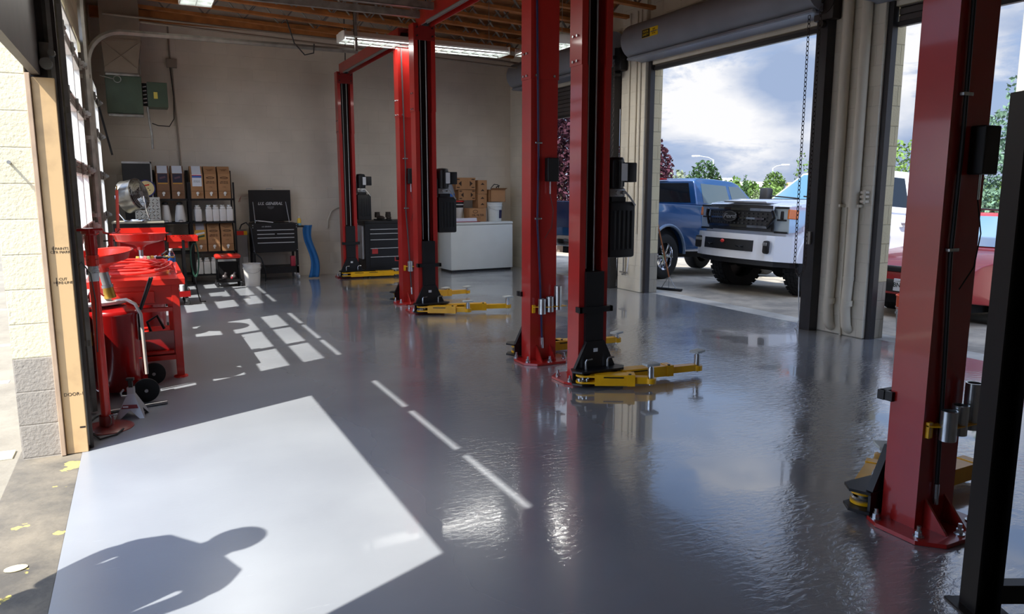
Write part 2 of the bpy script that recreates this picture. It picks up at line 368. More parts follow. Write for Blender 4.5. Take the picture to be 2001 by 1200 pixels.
def concrete(name, c1, c2, cracks=True, rough=0.8, yellowpaint=False):
    m = bpy.data.materials.new(name); m.use_nodes = True; t = m.node_tree; b = t.nodes['Principled BSDF']; N = t.nodes.new; L = t.links.new
    g = N('ShaderNodeNewGeometry')
    nz = N('ShaderNodeTexNoise'); nz.inputs['Scale'].default_value = 1.3; nz.inputs['Detail'].default_value = 10; nz.inputs['Roughness'].default_value = 0.65; L(g.outputs['Position'], nz.inputs['Vector'])
    cr = N('ShaderNodeValToRGB'); e = cr.color_ramp.elements; e[0].position = 0.40; e[0].color = c1; e[1].position = 0.60; e[1].color = c2; L(nz.outputs['Fac'], cr.inputs[0])
    src = cr.outputs[0]
    if yellowpaint:
        n2 = N('ShaderNodeTexNoise'); n2.inputs['Scale'].default_value = 5; n2.inputs['Detail'].default_value = 6; L(g.outputs['Position'], n2.inputs['Vector'])
        r2 = N('ShaderNodeMapRange'); r2.inputs['From Min'].default_value = 0.63; r2.inputs['From Max'].default_value = 0.65; L(n2.outputs['Fac'], r2.inputs['Value'])
        mx = N('ShaderNodeMix'); mx.data_type = 'RGBA'; L(r2.outputs[0], mx.inputs['Factor']); L(src, mx.inputs['A']); mx.inputs['B'].default_value = srgb(212, 190, 96); src = mx.outputs['Result']
    L(src, b.inputs['Base Color']); b.inputs['Roughness'].default_value = rough; b.inputs['Specular IOR Level'].default_value = 0.15
    n3 = N('ShaderNodeTexNoise'); n3.inputs['Scale'].default_value = 30; n3.inputs['Detail'].default_value = 6; L(g.outputs['Position'], n3.inputs['Vector'])
    bp = N('ShaderNodeBump'); bp.inputs['Distance'].default_value = 0.006; bp.inputs['Strength'].default_value = 0.5; L(n3.outputs['Fac'], bp.inputs['Height']); L(bp.outputs[0], b.inputs['Normal'])
    return m
def S(o, k='structure'): o['kind'] = k; return o
BX0, BX1 = -0.53, 6.93      # inner faces of the side walls
YB = 14.10
MB().bb(-0.42, 7.0, -6, YB, -0.12, 0.0).build('floor', floor_mat(), smooth=0, kind='structure')
thr = concrete('worn_threshold', srgb(84, 80, 74), srgb(124, 115, 100), yellowpaint=True)
MB().bb(-0.76, -0.4201, -6, 5.3, -0.12, -0.004, bev=0.004).build('trim_1', thr, smooth=0, kind='structure')
MB().bb(7.0, 7.32, -6, 14.4, -0.12, -0.004).build('trim_2', concrete('worn_sill', srgb(140, 138, 132), srgb(182, 178, 168), rough=0.5), smooth=0, kind='structure')
# ground outside: left yard and right lot sloping away from the doors
lot = concrete('asphalt_lot', srgb(128, 122, 112), srgb(168, 158, 142))
left_lot = concrete('pale_concrete_yard', srgb(122, 115, 102), srgb(138, 131, 116))
MB().bb(-60, -0.7601, -60, 90, -0.2, -0.03).build('ground_left', left_lot, smooth=0, kind='structure')
mb = MB(); xs = [7.32, 9.0, 14, 22, 40, 160]; zs = [-0.012, -0.03, -0.45, -1.0, -1.6, -2.4]
for i in range(5):
    mb.quad((xs[i], -60, zs[i]), (xs[i + 1], -60, zs[i + 1]), (xs[i + 1], 160, zs[i + 1]), (xs[i], 160, zs[i]))
mb.build('ground_right', lot, smooth=0, kind='structure')
MB().bb(-60, 7.32, 14.42, 160, -0.25, -0.05).build('ground_back', lot, smooth=0, kind='structure')

# walls
MB().bb(-0.73, 7.13, YB, YB + 0.3, -0.1, 5.0).build('wall_back', wallM_back, smooth=0, kind='structure')
mb = MB()
for a, b in ((-3.0, 2.10), (5.12, 6.05), (9.0, 9.93), (12.9, YB)): mb.bb(-0.73, BX0, a, b, -0.1, 3.38)
mb.bb(-0.73, BX0, -6.0, YB, 3.38, 4.9)
mb.build('wall_left', extM, smooth=0, kind='structure')
mb = MB()
for a, b in ((5.36, 6.10), (9.35, 10.05), (13.2, YB), (-3.0, 2.15)): mb.bb(BX1, 7.13, a, b, -0.1, 3.4)
mb.bb(BX1, 7.13, -6.0, YB, 3.4, 4.9)
o = mb.build('wall_right', [extM2, wallM_side], smooth=0, kind='structure')
for p in o.data.polygons:
    if p.normal.x < -0.5: p.material_index = 1
mb = MB()
for a, b in ((5.40, 6.02), (9.42, 10.03)): mb.bb(6.86, BX1 - 0.0005, a, b, 0, 4.4, bev=0.01)
mb.build('trim_3', wallM_side, smooth=0, kind='structure')

MB().bb(-0.73, 7.13, -3.3, -3.0, -0.1, 5.0).build('wall_front', wallM_back, smooth=0, kind='structure')
# ceiling deck, joists with metal webs
deck = mat('deck_boards', srgb(150, 96, 52), 0.8, var=0.45, vscale=4)
jw = mat('joist_wood', srgb(176, 112, 58), 0.7, var=0.35, vscale=5)
def slopeZ(x): return 4.40 - 0.042 * (x + 0.4)
mb = MB(); mb.quad((-0.75, -4, 4.83), (7.3, -4, 4.52), (7.3, YB + 0.3, 4.52), (-0.75, YB + 0.3, 4.83)); mb.quad((-0.75, -4, 5.0), (7.3, -4, 4.7), (7.3, YB + 0.3, 4.7), (-0.75, YB + 0.3, 5.0))
mb.quad((7.3, -4, 4.52), (7.3, -4, 4.7), (7.3, YB + 0.3, 4.7), (7.3, YB + 0.3, 4.52)); mb.quad((-0.75, -4, 4.83), (-0.75, -4, 5.0), (-0.75, YB + 0.3, 5.0), (-0.75, YB + 0.3, 4.83))
mb.build('ceiling', deck, smooth=0, kind='structure')
js = []
def joist(y):
    r = thing('roof_joist', 'open web roof joist of orange wood chords and thin steel webs under the deck', 'joist', (0, y, 0), group='open web roof joists')
    mb = MB()
    for dz, h in ((0.0, 0.045), (0.36, 0.045)):
        zz = [slopeZ(-0.5) + dz, slopeZ(6.85) + dz * 0.86]
        x0, x1 = (-0.52, 6.92) if dz else (-0.35, 6.72)
        mb.prism([(x0, zz[0]), (x1, zz[1]), (x1, zz[1] + h), (x0, zz[0] + h)], 'y', -0.045, 0.045)
    mb.build('chord', jw, r, smooth=0)
    mb = MB(); n = 12
    for i in range(n):
        xa = -0.3 + i * 0.585; xm = xa + 0.29; xb = xa + 0.585
        for s in (-1, 1):
            mb.cyl((xa, s * 0.012, slopeZ(xa) + 0.38), (xm, s * 0.012, slopeZ(xm) + 0.03), 0.011, n=6)
            mb.cyl((xm, s * 0.012, slopeZ(xm) + 0.03), (xb, s * 0.012, slopeZ(xb) + 0.38), 0.011, n=6)
    mb.build('web', galv, r, smooth=40)
    return r
j0 = joist(13.55)
y = 12.9
while y > 2.0:
    c = copy_tree(j0); c.location.y = y; y -= 0.64
MB().bb(-0.5, 6.9, 14.02, 14.09, 4.28, 4.45).build('trim_4', jw, smooth=0, kind='structure')

# conduits on the back wall and under the joists
cond = mat('painted_conduit', srgb(140, 128, 114), 0.5)
tag(MB().tube([(-0.3, 13.2, 4.18), (3.2, 13.2, 4.1), (6.7, 13.2, 3.95)], 0.018).build('conduit', cond), 'upper of the two grey conduit pipes running under the joists by the back wall', 'pipe')
tag(MB().tube([(0.2, 12.9, 4.05), (3.4, 12.9, 3.93), (6.8, 12.9, 3.8)], 0.018).build('conduit', cond), 'lower of the two grey conduit pipes running under the joists by the back wall', 'pipe')
r = thing('wall_conduit', 'thin vertical conduit with a junction box on the back wall right of the heater', 'conduit', (0.62, YB, 0))
MB().tube([(0, -0.02, 4.3), (0, -0.02, 3.7)], 0.013).tube([(0.02, -0.02, 3.6), (0.05, -0.02, 1.98)], 0.013).build('pipe', cond, r)
MB().bb(-0.06, 0.1, -0.06, 0.0, 3.58, 3.72, bev=0.005).build('junction_box', cond, r)
MB().tube([(-0.01, -0.04, 3.6), (0.02, -0.05, 3.1), (0.0, -0.06, 2.75), (-0.08, -0.1, 2.62), (-0.25, -0.2, 2.62), (-0.34, -0.35, 2.64)], 0.008, n=6).build('cord', blackp, r)

# ---------------- overhead doors on the left
seams = [0.0, 0.64, 1.21, 1.78, 2.35, 2.84, 3.10]
doorM = mat('door_panel_steel', srgb(92, 84, 78), 0.5, var=0.15)
doorOut = mat('door_frame_white', srgb(216, 216, 212), 0.45)
paneM = glass_mat('clear_pane')
def track_pts(z1, xr, y, x=-0.40, rad=0.36):
    return [(x, y, 0.02), (x, y, z1 - rad)] + arc((x + rad, y, z1 - rad), rad, 180, 90, 10)[1:] + [(xr, y, z1)]
def sectional(n, y0, y1, lift, label):
    r = thing('door_%d' % n, label, 'door', (0, y0 - 0.03, 0)); r['kind'] = 'structure'
    W_ = y1 - y0 + 0.06; cols = 3; cw = W_ / cols
    for i in range(6):
        a, b = seams[i] + lift, seams[i + 1] + lift - 0.004
        horiz = a > 3.35
        m = MB()
        def put(y, z0, z1, y_, x0=-0.498, x1=-0.455, mi=0): m.bb(x0, x1, y, y_, z0, z1, mi=mi)
        solid = (i == 0)
        if horiz:
            # panels that have rolled back under the roof
            h = b - a; m.M = Matrix.Translation((a - 3.35 + 0.1, 0, 3.62 + 0.5)) @ Matrix.Rotation(R(90), 4, 'Y')
            za, zb = 0.0, h; dx = 0.477; m.M = m.M @ Matrix.Translation((dx, 0, 0))
        else: za, zb = a, b
        if solid:
            put(0, za, zb, W_)
            for q in (0.25, 0.55, 0.8): put(0, za + (zb - za) * q, za + (zb - za) * q + 0.03, W_, -0.512, -0.498)
        else:
            rail = 0.045
            put(0, za, za + rail, W_); put(0, zb - rail, zb, W_)
            for c in range(cols + 1):
                w = 0.035
                yc = c * cw
                ya, yb = (0, 0.09) if c == 0 else ((W_ - 0.09, W_) if c == cols else (yc - w, yc + w))
                put(ya, za + rail, zb - rail, yb)
                if c < cols:   # thin white inner beads
                    for q in (1,):
                        ym = yc + cw / 2
                        ys0 = 0.09 if c == 0 else yc + w
                        ys1 = W_ - 0.09 if c == cols - 1 else yc + cw - w
                        put(ys0, za + rail, za + rail + 0.014, ys1, -0.503, -0.45, mi=1); put(ys0, zb - rail - 0.014, zb - rail, ys1, -0.503, -0.45, mi=1)
                        put(ys0, za + rail, zb - rail, ys0 + 0.014, -0.503, -0.45, mi=1); put(ys1 - 0.014, za + rail, zb - rail, ys1, -0.503, -0.45, mi=1)
        p = m.build('panel', [doorM, doorOut], r, smooth=0)
        if not solid:
            g = MB(); g.M = m.M
            g.quad((-0.477, 0.05, za + 0.04), (-0.477, W_ - 0.05, za + 0.04), (-0.477, W_ - 0.05, zb - 0.04), (-0.477, 0.05, zb - 0.04)); g.build('pane', paneM, p, smooth=0)
        if i and not horiz:
            hg = MB()
            for c in range(cols + 1):
                yc = min(max(c * cw, 0.06), W_ - 0.06)
                hg.box((-0.44, yc, a), (0.02, 0.05, 0.11)); hg.cyl((-0.43, yc - 0.035, a), (-0.43, yc + 0.035, a), 0.012, n=8)
            for yc in (0.03, W_ - 0.03):
                hg.box((-0.43, yc, a), (0.05, 0.05, 0.07)); hg.cyl((-0.40, yc - 0.03, a), (-0.40, yc + 0.05 * (1 if yc > 1 else -1), a), 0.022, n=10)
            hg.build('hinge', galv, p, smooth=40)
    return r
trackM = mat('track_steel', srgb(120, 116, 108), 0.45, metal=0.4, var=0.3, vscale=9)
def door_track(y, z1, xr, parent):
    m = MB(); pts = track_pts(z1, xr, y)
    m.tube(pts, 0.032, n=6)
    for z in (0.5, 1.3, 2.1, 2.8): m.bb(-0.529, -0.38, y - 0.03, y + 0.03, z, z + 0.04)
    o = m.build('track', trackM, parent, smooth=50)
    return o
d1 = sectional(1, 2.12, 5.12, 2.235, 'overhead door half raised at the left edge, its bottom edge hanging above the cream block pillar')
d2 = sectional(2, 6.05, 9.0, 0.0, 'closed overhead door with tall white-framed lites behind the red workbench')
d3 = sectional(3, 9.93, 12.9, 0.0, 'closed glazed overhead door nearest the back wall on the left')
for d, ys in ((d1, (5.19,)), (d2, (5.98, 9.06)), (d3, (9.74,))):
    for yy in ys:
        z1 = {5.19: 3.62, 5.98: 3.75, 9.06: 3.78, 9.74: 3.32, 12.97: 3.32}[yy]; xr = {5.19: 3.1, 5.98: 3.4, 9.06: 3.45, 9.74: 2.62, 12.97: -0.04}[yy]
        t = door_track(yy - (d.location.y), z1, xr, d)
# hangers of the low rail
r = thing('track_hanger', 'perforated angle hanger holding the end of the low horizontal door rail', 'bracket', (2.6, 9.72, 3.30))
MB().bb(-0.02, 0.02, -0.004, 0.03, 0.02, 0.92).bb(-0.02, -0.016, -0.03, 0.03, 0.02, 0.92).build('angle', galv, r, smooth=0)
tag(MB().tube([(1.75, 9.7, 3.62), (1.83, 9.7, 3.35), (1.95, 9.7, 3.22), (2.06, 9.7, 3.25), (2.07, 9.7, 3.36)], 0.008).build('cable_hook', blackp), 'thin black hook of cable hanging over the low door rail', 'cable')
# high angle-iron rails hung from the joists
for y_, z_, x0, x1, lb in ((8.45, 3.62, 0.9, 3.17, 'upper of the two grey angle iron rails hung under the joists'), (8.93, 3.62, 0.9, 3.17, 'lower of the two grey angle iron rails hung under the joists')):
    m = MB(); m.bb(x0, x1, y_ - 0.03, y_ + 0.03, z_, z_ + 0.006); m.bb(x0, x1, y_ - 0.03, y_ - 0.024, z_, z_ + 0.075)
    for x in (x0 + 0.3, x1 - 0.05): m.bb(x - 0.015, x + 0.015, y_ - 0.02, y_ - 0.016, z_, 4.36)
    tag(m.build('angle_rail', galv, smooth=0), lb, 'rail')

# jamb lumber and steel beside the near left door
woodM = mat('jamb_lumber', srgb(205, 170, 122), 0.75, dirt=(0.22, 0.14, 0.08), var=0.35, vscale=5)
wood2 = mat('jamb_trim', srgb(176, 150, 124), 0.7, var=0.2)
r = thing('jamb_board', 'raw wooden jamb post with pencil marks beside the cream block pillar', 'post', (0, 5.10, 0))
MB().bb(-0.50, -0.385, 0.0, 0.045, 0.0, 2.22, bev=0.003).build('board', woodM, r, smooth=0)
MB().bb(-0.528, -0.502, -0.02, 0.03, 0.0, 2.24, bev=0.003).build('edge_trim', wood2, r, smooth=0)
inkm = mat('marker_ink', srgb(40, 30, 24), 0.8)
text('handwriting', '8 PAINTS\nCTR MARK', 0.021, (-0.435, -0.001, 1.24), (R(90), 0, 0), inkm, r, ext=0.0002)
text('handwriting', 'CUT\nHERE-LINE', 0.021, (-0.435, -0.001, 1.06), (R(90), 0, 0), inkm, r, ext=0.0002)
text('handwriting', 'DOOR-1', 0.028, (-0.435, -0.001, 0.37), (R(90), 0, 0), inkm, r, ext=0.0002)
MB().bb(-0.47, -0.466, -0.001, 0.0, 1.22, 1.265).bb(-0.47, -0.466, -0.001, 0.0, 1.03, 1.08).bb(-0.42, -0.39, -0.001, 0, 0.155, 0.165).build('pencil_mark', inkm, r, smooth=0)
r = thing('door_guide_steel', 'dark grey steel jamb channel behind the wooden post at the left door', 'steel channel', (0, 5.17, 0))
MB().bb(-0.528, -0.36, 0.0, 0.006, 0.0, 4.2).bb(-0.37, -0.364, 0.006, 0.08, 0, 4.2).bb(-0.46, -0.454, -0.02, 0.0, 2.35, 4.2).build('channel', darkbrown, r, smooth=0)
MB().bb(-0.45, -0.40, -0.03, -0.001, 2.28, 2.42, bev=0.004).cyl((-0.42, -0.07, 2.30), (-0.42, -0.01, 2.30), 0.032, n=16).cyl((-0.39, -0.06, 2.36), (-0.39, -0.01, 2.36), 0.02, n=12).build('roller_bracket', galv, r)
tag(MB().tube([(-0.355, 5.21, 1.14), (-0.34, 5.2, 1.16), (-0.30, 5.25, 1.08), (-0.29, 5.35, 0.9), (-0.31, 5.45, 0.55)], 0.004, n=6).build('sensor_wire', blackp), 'thin black sensor wire looping from the left door jamb', 'wire')
tag(MB().cyl((-0.64, 5.121, 1.74), (-0.64, 5.07, 1.745), 0.007, n=8).cyl((-0.64, 5.075, 1.745), (-0.64, 5.067, 1.745), 0.011, n=8).build('wall_bolt', galv), 'small bolt sticking out of the cream block pillar', 'bolt')

# ---------------- rolling doors on the right
slatM = mat('door_slats', srgb(78, 72, 70), 0.5, var=0.15); hoodM = mat('hood_steel', srgb(132, 137, 146), 0.42, var=0.12, vscale=2)
guideM = mat('door_guide_black', srgb(38, 36, 38), 0.45, var=0.2)
def roller(n, y0, y1, zb, label):
    r = thing('door_%d' % n, label, 'rolling door', (7.0, y0, 0)); r['kind'] = 'structure'; w = y1 - y0
    m = MB(); z = zb; k = 0
    while z < 3.62:
        m.prism([(-0.03, z), (-0.03, z + 0.055), (-0.012, z + 0.07), (-0.006, z + 0.055), (-0.018, z + 0.028), (-0.006, z)], 'y', 0.0, w); z += 0.07
    m.build('curtain', slatM, r, smooth=0)
    MB().bb(-0.05, 0.01, 0, w, zb - 0.05, zb, bev=0.004).build('bottom_bar', guideM, r, smooth=0)
    cx, cz, rr = -0.30, 3.72, 0.245
    prof = arc((cx, 0, cz), rr, 250, -10, 22); prof = [(p[0], p[2]) for p in prof] + [(-0.08, 3.47), (-0.16, 3.44)]
    m = MB(); m.prism(prof, 'y', -0.12, w + 0.16); m.build('hood', hoodM, r, smooth=40)
    MB().bb(-0.42, -0.10, -0.1, w + 0.14, 3.45, 3.475, bev=0.004).bb(-0.44, -0.39, -0.11, w + 0.15, 3.455, 3.49, bev=0.01).build('hood_lip', hoodM, r, smooth=0)
    for ya in (-0.07, w + 0.01):
        MB().bb(-0.10, -0.02, ya, ya + 0.06, 0.0, 3.45).build('guide', guideM, r, smooth=0)
    return r
R1 = roller(4, 2.2, 5.33, 3.25, 'raised rolling door right of the pipe covered pillar, only its ribbed curtain end showing')
R2 = roller(5, 6.17, 9.33, 3.37, 'raised rolling door with a long grey round hood over the middle bay')
R3 = roller(6, 10.12, 13.15, 2.90, 'partly raised rolling door of grey slats over the farthest bay')
for pr, yc in ((R2, 2.62),):
    s = MB(); s.bb(-0.5445, -0.541, -0.18, 0.18, 0.0, 0.115); o = s.build('warning_sticker', mat('sticker_yellow', srgb(222, 190, 30), 0.5), pr, smooth=0); o.location = (-0.0, yc, 3.665)
    b_ = MB().bb(-0.5465, -0.5446, 0.0, 0.175, 0.005, 0.11).build('warning_panel', blackp, o, smooth=0)
    text('warning_text', 'DOOR\nSAFETY', 0.042, (-0.5475, 0.09, 0.058), (R(90), 0, R(-90)), mat('sticker_letters', srgb(230, 200, 40), 0.5), o, ext=0.0006)
    text('warning_text', 'KEEP\nCLEAR OF\nDOOR', 0.026, (-0.5455, -0.09, 0.058), (R(90), 0, R(-90)), ink, o, ext=0.0006)
# chain operators
def link_chain(m, pts, L=0.046, r=0.0048, w=0.015):
    pts = [Vector(p) for p in pts]; d = 0
    for a, b in zip(pts, pts[1:]):
        n = max(1, int((b - a).length / L)); t = (b - a).normalized(); u, v = frame_from(t)
        for i in range(n):
            c = a + (b - a) * ((i + 0.5) / n); q = u if d % 2 else v; d += 1
            ring = [c + t * (math.cos(2 * math.pi * k / 8) * L * 0.62) + q * (math.sin(2 * math.pi * k / 8) * w) for k in range(8)]
            m.tube(ring, r, n=4, closed=True)
for (yy, zt, zbm, lb) in ((6.055, 3.62, 0.62, 'chain hoist with long hanging chain loop on the black post of the middle door'), (9.98, 3.6, 1.2, 'chain hoist with black sprocket housing beside the far rolling door')):
    r = thing('chain_hoist', lb, 'chain hoist', (6.80, yy, 0))
    MB().bb(-0.07, 0.055, -0.06 if yy < 7 else 0.07, 0.09 if yy < 7 else 0.16, 0.0, 3.5, bev=0.003).build('post', guideM, r, smooth=0)
    MB().box((-0.02, 0.0, 3.55), (0.14, 0.26, 0.34), bev=0.02).cyl((-0.10, 0.0, 3.58), (-0.02, 0.0, 3.58), 0.14, n=28).cyl((-0.13, 0.0, 3.58), (-0.10, 0.0, 3.58), 0.03, n=12).cyl((-0.12, 0.0, 3.34), (-0.02, 0.0, 3.34), 0.04, n=12).build('sprocket_housing', darkbrown if yy < 7 else black, r)
    ch = MB(); a = -0.16; ya, yb = -0.06, 0.10
    if yy < 7: ya, yb = 0.12, -0.03
    link_chain(ch, [(a, ya, 3.5), (a, ya, zbm + 0.12), (a, (ya * 2 + yb) / 3, zbm + 0.02), (a, (ya + yb) / 2, zbm), (a, (ya + yb * 2) / 3, zbm + 0.02), (a, yb, zbm + 0.12), (a, yb, 3.5)])
    ch.build('chain', darkbrown, r, smooth=60)
    if yy < 7:
        MB().bb(-0.10, -0.07, -0.02, 0.03, 0.98, 1.12, bev=0.003).build('chain_keeper', galv, r, smooth=0)
        MB().tube([(-0.16, 0.045, 0.62), (-0.155, 0.04, 0.4), (-0.15, 0.02, 0.12), (-0.13, 0.06, 0.02), (-0.10, 0.12, 0.006)], 0.006, n=6).build('cord', whitelab, r)
# pipes on the near pilaster
for (yp, lb) in ((5.80, 'fatter left grey pipe strapped down the painted pillar'), (5.57, 'fatter right grey pipe strapped down the painted pillar')):
    r = thing('drain_pipe', lb, 'pipe', (6.80, yp, 0))
    MB().tube([(0, 0, 4.45), (0, 0, 0.62), (0, 0.015, 0.30), (0, 0, 0.17), (0.012, 0, 0.115), (0.04, 0, 0.085), (0.058, 0, 0.08)], 0.052, n=18).build('pipe', beige_paint, r)
    MB().cyl((0, 0, 0.34), (0, 0, 0.40), 0.058, n=18).build('collar', beige_paint, r)
    MB().cyl((0, 0, 0.62), (0, 0, 0.66), 0.057, n=18).build('collar', beige_paint, r)
    MB().cyl((0, 0, 1.4), (0, 0, 1.43), 0.056, n=18).bb(-0.02, 0.06, -0.075, 0.075, 1.4, 1.43).build('pipe_strap', beige_paint, r)
tag(MB().tube([(6.84, 5.892, 4.4), (6.84, 5.892, 0.9), (6.84, 5.89, 0.7)], 0.016).build('conduit', beige_paint), 'thin grey conduit left of the two fat pipes on the painted pillar', 'conduit')
tag(MB().tube([(6.84, 5.685, 1.4), (6.84, 5.69, 0.25), (6.84, 5.66, 0.0)], 0.013).build('conduit', beige_paint), 'thin short pipe between the two fat grey pipes on the pillar', 'conduit')
m = MB()
for z in (1.50, 1.545, 1.45): m.bb(6.80, 6.86, 5.43, 5.50, z, z + 0.025)
tag(m.cyl((6.80, 5.45, 1.44), (6.80, 5.45, 1.58), 0.012).build('pipe_clamp', beige_paint), 'painted metal strut clamp right of the fat pipes on the pillar', 'clamp')
for yp in (9.52, 9.62, 9.80):
    tag(MB().tube([(6.842, yp, 4.2), (6.842, yp, 0.9 if yp < 9.7 else 0.25)], 0.013).build('conduit', beige_paint), 'thin conduit running down the far painted pillar, %s' % {9.52: 'nearest the black door guide', 9.62: 'middle of three', 9.80: 'leftmost of three'}[yp], 'conduit')
r = thing('air_hose_fitting', 'small air hose with valve fittings low on the far painted pillar', 'air fitting', (6.80, 9.74, 0.25))
MB().tube([(0, 0, 0.0), (-0.03, 0, 0.05), (-0.03, 0, 0.3)], 0.012).cyl((-0.06, 0.05, 0.05), (-0.06, -0.15, 0.05), 0.012).cyl((-0.03, -0.05, 0.02), (-0.09, -0.05, 0.02), 0.015).build('valve', galv, r)
MB().tube([(-0.04, -0.1, 0.05), (-0.06, -0.16, 0.2), (-0.05, -0.2, 0.5), (-0.03, -0.2, 0.75)], 0.008).build('hose', whitelab, r)
# conduits above the middle hood
tag(MB().tube([(6.91, 9.9, 3.55), (6.9, 9.75, 3.78), (6.9, 9.5, 3.98), (6.9, 9.0, 4.06), (6.9, 5.5, 4.12)], 0.014).build('ceiling_conduit', beige_paint), 'thin conduit bending up over the long grey door hood', 'conduit')
# ================================================================ CEILING LAMPS
lampW = mat('lamp_white_enamel', srgb(222, 222, 218), 0.45)
tubeM = mat('lamp_tube_glow', (1, 1, 1), 0.4, emit=(0.86, 1.0, 0.97), es=3.0)
def lamp(loc, rz, L, label, watts, cord=0.7):
    r = thing('ceiling_lamp', label, 'ceiling lamp', loc, rz, 'fluorescent ceiling lamps')
    w = 0.17
    m = MB(); m.prism([(-w, -0.02), (-w, 0.0), (-0.09, 0.07), (0.09, 0.07), (w, 0.0), (w, -0.02), (w - 0.008, -0.02), (0.08, 0.055), (-0.08, 0.055), (-w + 0.008, -0.02)], 'x', -L / 2, L / 2)
    m.build('reflector', lampW, r, smooth=0)
    for s in (-1, 1): MB().bb(s * L / 2 - 0.01, s * L / 2 + 0.01, -w, w, -0.05, 0.06, bev=0.015).build('end_cap', lampW, r)
    for yy in (-0.10, 0.10):
        for s in (-1, 1):
            MB().cyl((s * (L / 2 - 0.03), yy, -0.005), (s * 0.02, yy, -0.005), 0.017, n=10).build('tube', tubeM, r)
    g = MB()
    for i in range(int(L / 0.16)):
        x = -L / 2 + 0.1 + i * 0.16; g.bb(x - 0.003, x + 0.003, -w + 0.01, w - 0.01, -0.05, -0.03)
    for yy in (-w + 0.01, 0.0, w - 0.01): g.bb(-L / 2 + 0.02, L / 2 - 0.02, yy - 0.003, yy + 0.003, -0.05, -0.03)
    g.build('louvre', lampW, r, smooth=0)
    for s in (-0.4, 0.4):
        MB().cyl((s * L, 0, 0.07), (s * L, 0, cord), 0.004, n=6).build('hanger', galv, r)
    ld = bpy.data.lights.new('lamp_light', 'AREA'); ld.shape = 'RECTANGLE'; ld.size = L * 0.95; ld.size_y = 0.28; ld.energy = watts; ld.color = (1.0, 0.96, 0.90)
    lo = bpy.data.objects.new('lamp_light', ld); COL.objects.link(lo); lo.parent = r; lo.location = (0, 0, -0.055)
    return r
LW = 24
lamp((3.62, 9.92, 3.50), R(2), 2.35, 'long fluorescent lamp hanging crosswise behind the tall red lift columns', LW)
lamp((0.70, 8.05, 3.62), R(90), 2.4, 'fluorescent lamp end glowing at the top edge above the grey door rail', LW)
lamp((5.27, 9.62, 3.56), R(90), 1.2, 'fluorescent lamp seen only as a sliver between two near red columns', LW)

# ================================================================ TWO-POST LIFTS
W_COL, D_COL = 0.27, 0.175
def column_part(root, y, s, ztop, side):
    """column whose open mouth looks towards local y = s * infinity; y = plane of the mouth"""
    m = MB(); w = W_COL / 2; t = 0.012; D = D_COL
    def sec(z0, z1, g=0.0):
        w2 = w + g; d0 = -g
        out = [(-w2, 0), (-w2, D + g), (w2, D + g), (w2, 0), (w2 - 0.055, 0), (w2 - 0.055, t), (w2 - t, t), (w2 - t, D - t), (-w2 + t, D - t), (-w2 + t, t), (-w2 + 0.055, t), (-w2 + 0.055, 0)]
        m.prism([(px, y - s * py) for px, py in out], 'z', z0, z1)
    sec(0.02, 2.55); sec(2.55, ztop, 0.006)
    col = m.build('column', red, root, smooth=0)
    ft = MB(); ft.prism([(-0.20, y + s * 0.03), (-0.24, y - s * 0.05), (-0.24, y - s * (D + 0.08)), (-0.15, y - s * (D + 0.17)), (0.15, y - s * (D + 0.17)), (0.24, y - s * (D + 0.08)), (0.24, y - s * 0.05), (0.20, y + s * 0.03)], 'z', 0.002, 0.022)
    for px in (-0.07, 0.07):
        ft.prism([(y - s * D, 0.022), (y - s * (D + 0.12), 0.022), (y - s * D, 0.16)], 'x', px - 0.006, px + 0.006)
    ft.build('base_plate', red, col, smooth=0)
    for (px, py) in ((-0.20, -0.02), (-0.19, -D - 0.06), (0, -D - 0.13), (0.19, -D - 0.06), (0.20, -0.02)):
        yy = y + s * py
        MB().cyl((px, yy, 0.022), (px, yy, 0.028), 0.024, n=14).cyl((px, yy, 0.028), (px, yy, 0.05), 0.016, n=6).cyl((px, yy, 0.05), (px, yy, 0.075), 0.009, n=8).build('anchor_bolt', zinc, col)
    bl = MB()
    for z in (2.58, 2.77):
        for px in (-0.03, 0.03):
            bl.cyl((-w - 0.004, y - s * (D / 2 + px), z), (-w - 0.022, y - s * (D / 2 + px), z), 0.011, n=6)
        if z < 2.7:
            for px in (-0.09, 0.09): bl.cyl((px, y - s * (D + 0.004), z), (px, y - s * (D + 0.02), z), 0.012, n=6)
    bl.build('joint_bolt', zinc, col)
    # ropes / chains inside and black slide
    MB().cyl((-0.045, y - s * 0.05, 0.95), (-0.045, y - s * 0.05, ztop - 0.1), 0.006, n=6).build('wire_rope', cable, col)
    MB().cyl((0.03, y - s * 0.05, 0.9), (0.03, y - s * 0.05, ztop - 0.1), 0.007, n=6).build('wire_rope', cable, col)
    MB().bb(-0.085, 0.085, y - s * (D - 0.03), y - s * (D - 0.015), 0.1, ztop - 0.1).build('inner_channel', mat('dark_inner', srgb(24, 16, 16), 0.6), col, smooth=0)
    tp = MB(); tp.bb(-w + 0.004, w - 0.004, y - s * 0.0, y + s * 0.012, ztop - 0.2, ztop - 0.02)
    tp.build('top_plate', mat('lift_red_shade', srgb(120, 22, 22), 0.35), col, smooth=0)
    pl = MB(); pl.cyl((-0.03, y - s * 0.02, ztop + 0.02), (0.05, y - s * 0.02, ztop + 0.02), 0.06, n=18)
    for px in (-0.1, 0.1):
        for z in (ztop - 0.15, ztop - 0.05): pl.cyl((px, y + s * 0.012, z), (px, y + s * 0.03, z), 0.011, n=6)
    pl.build('pulley', black, col)
    return col
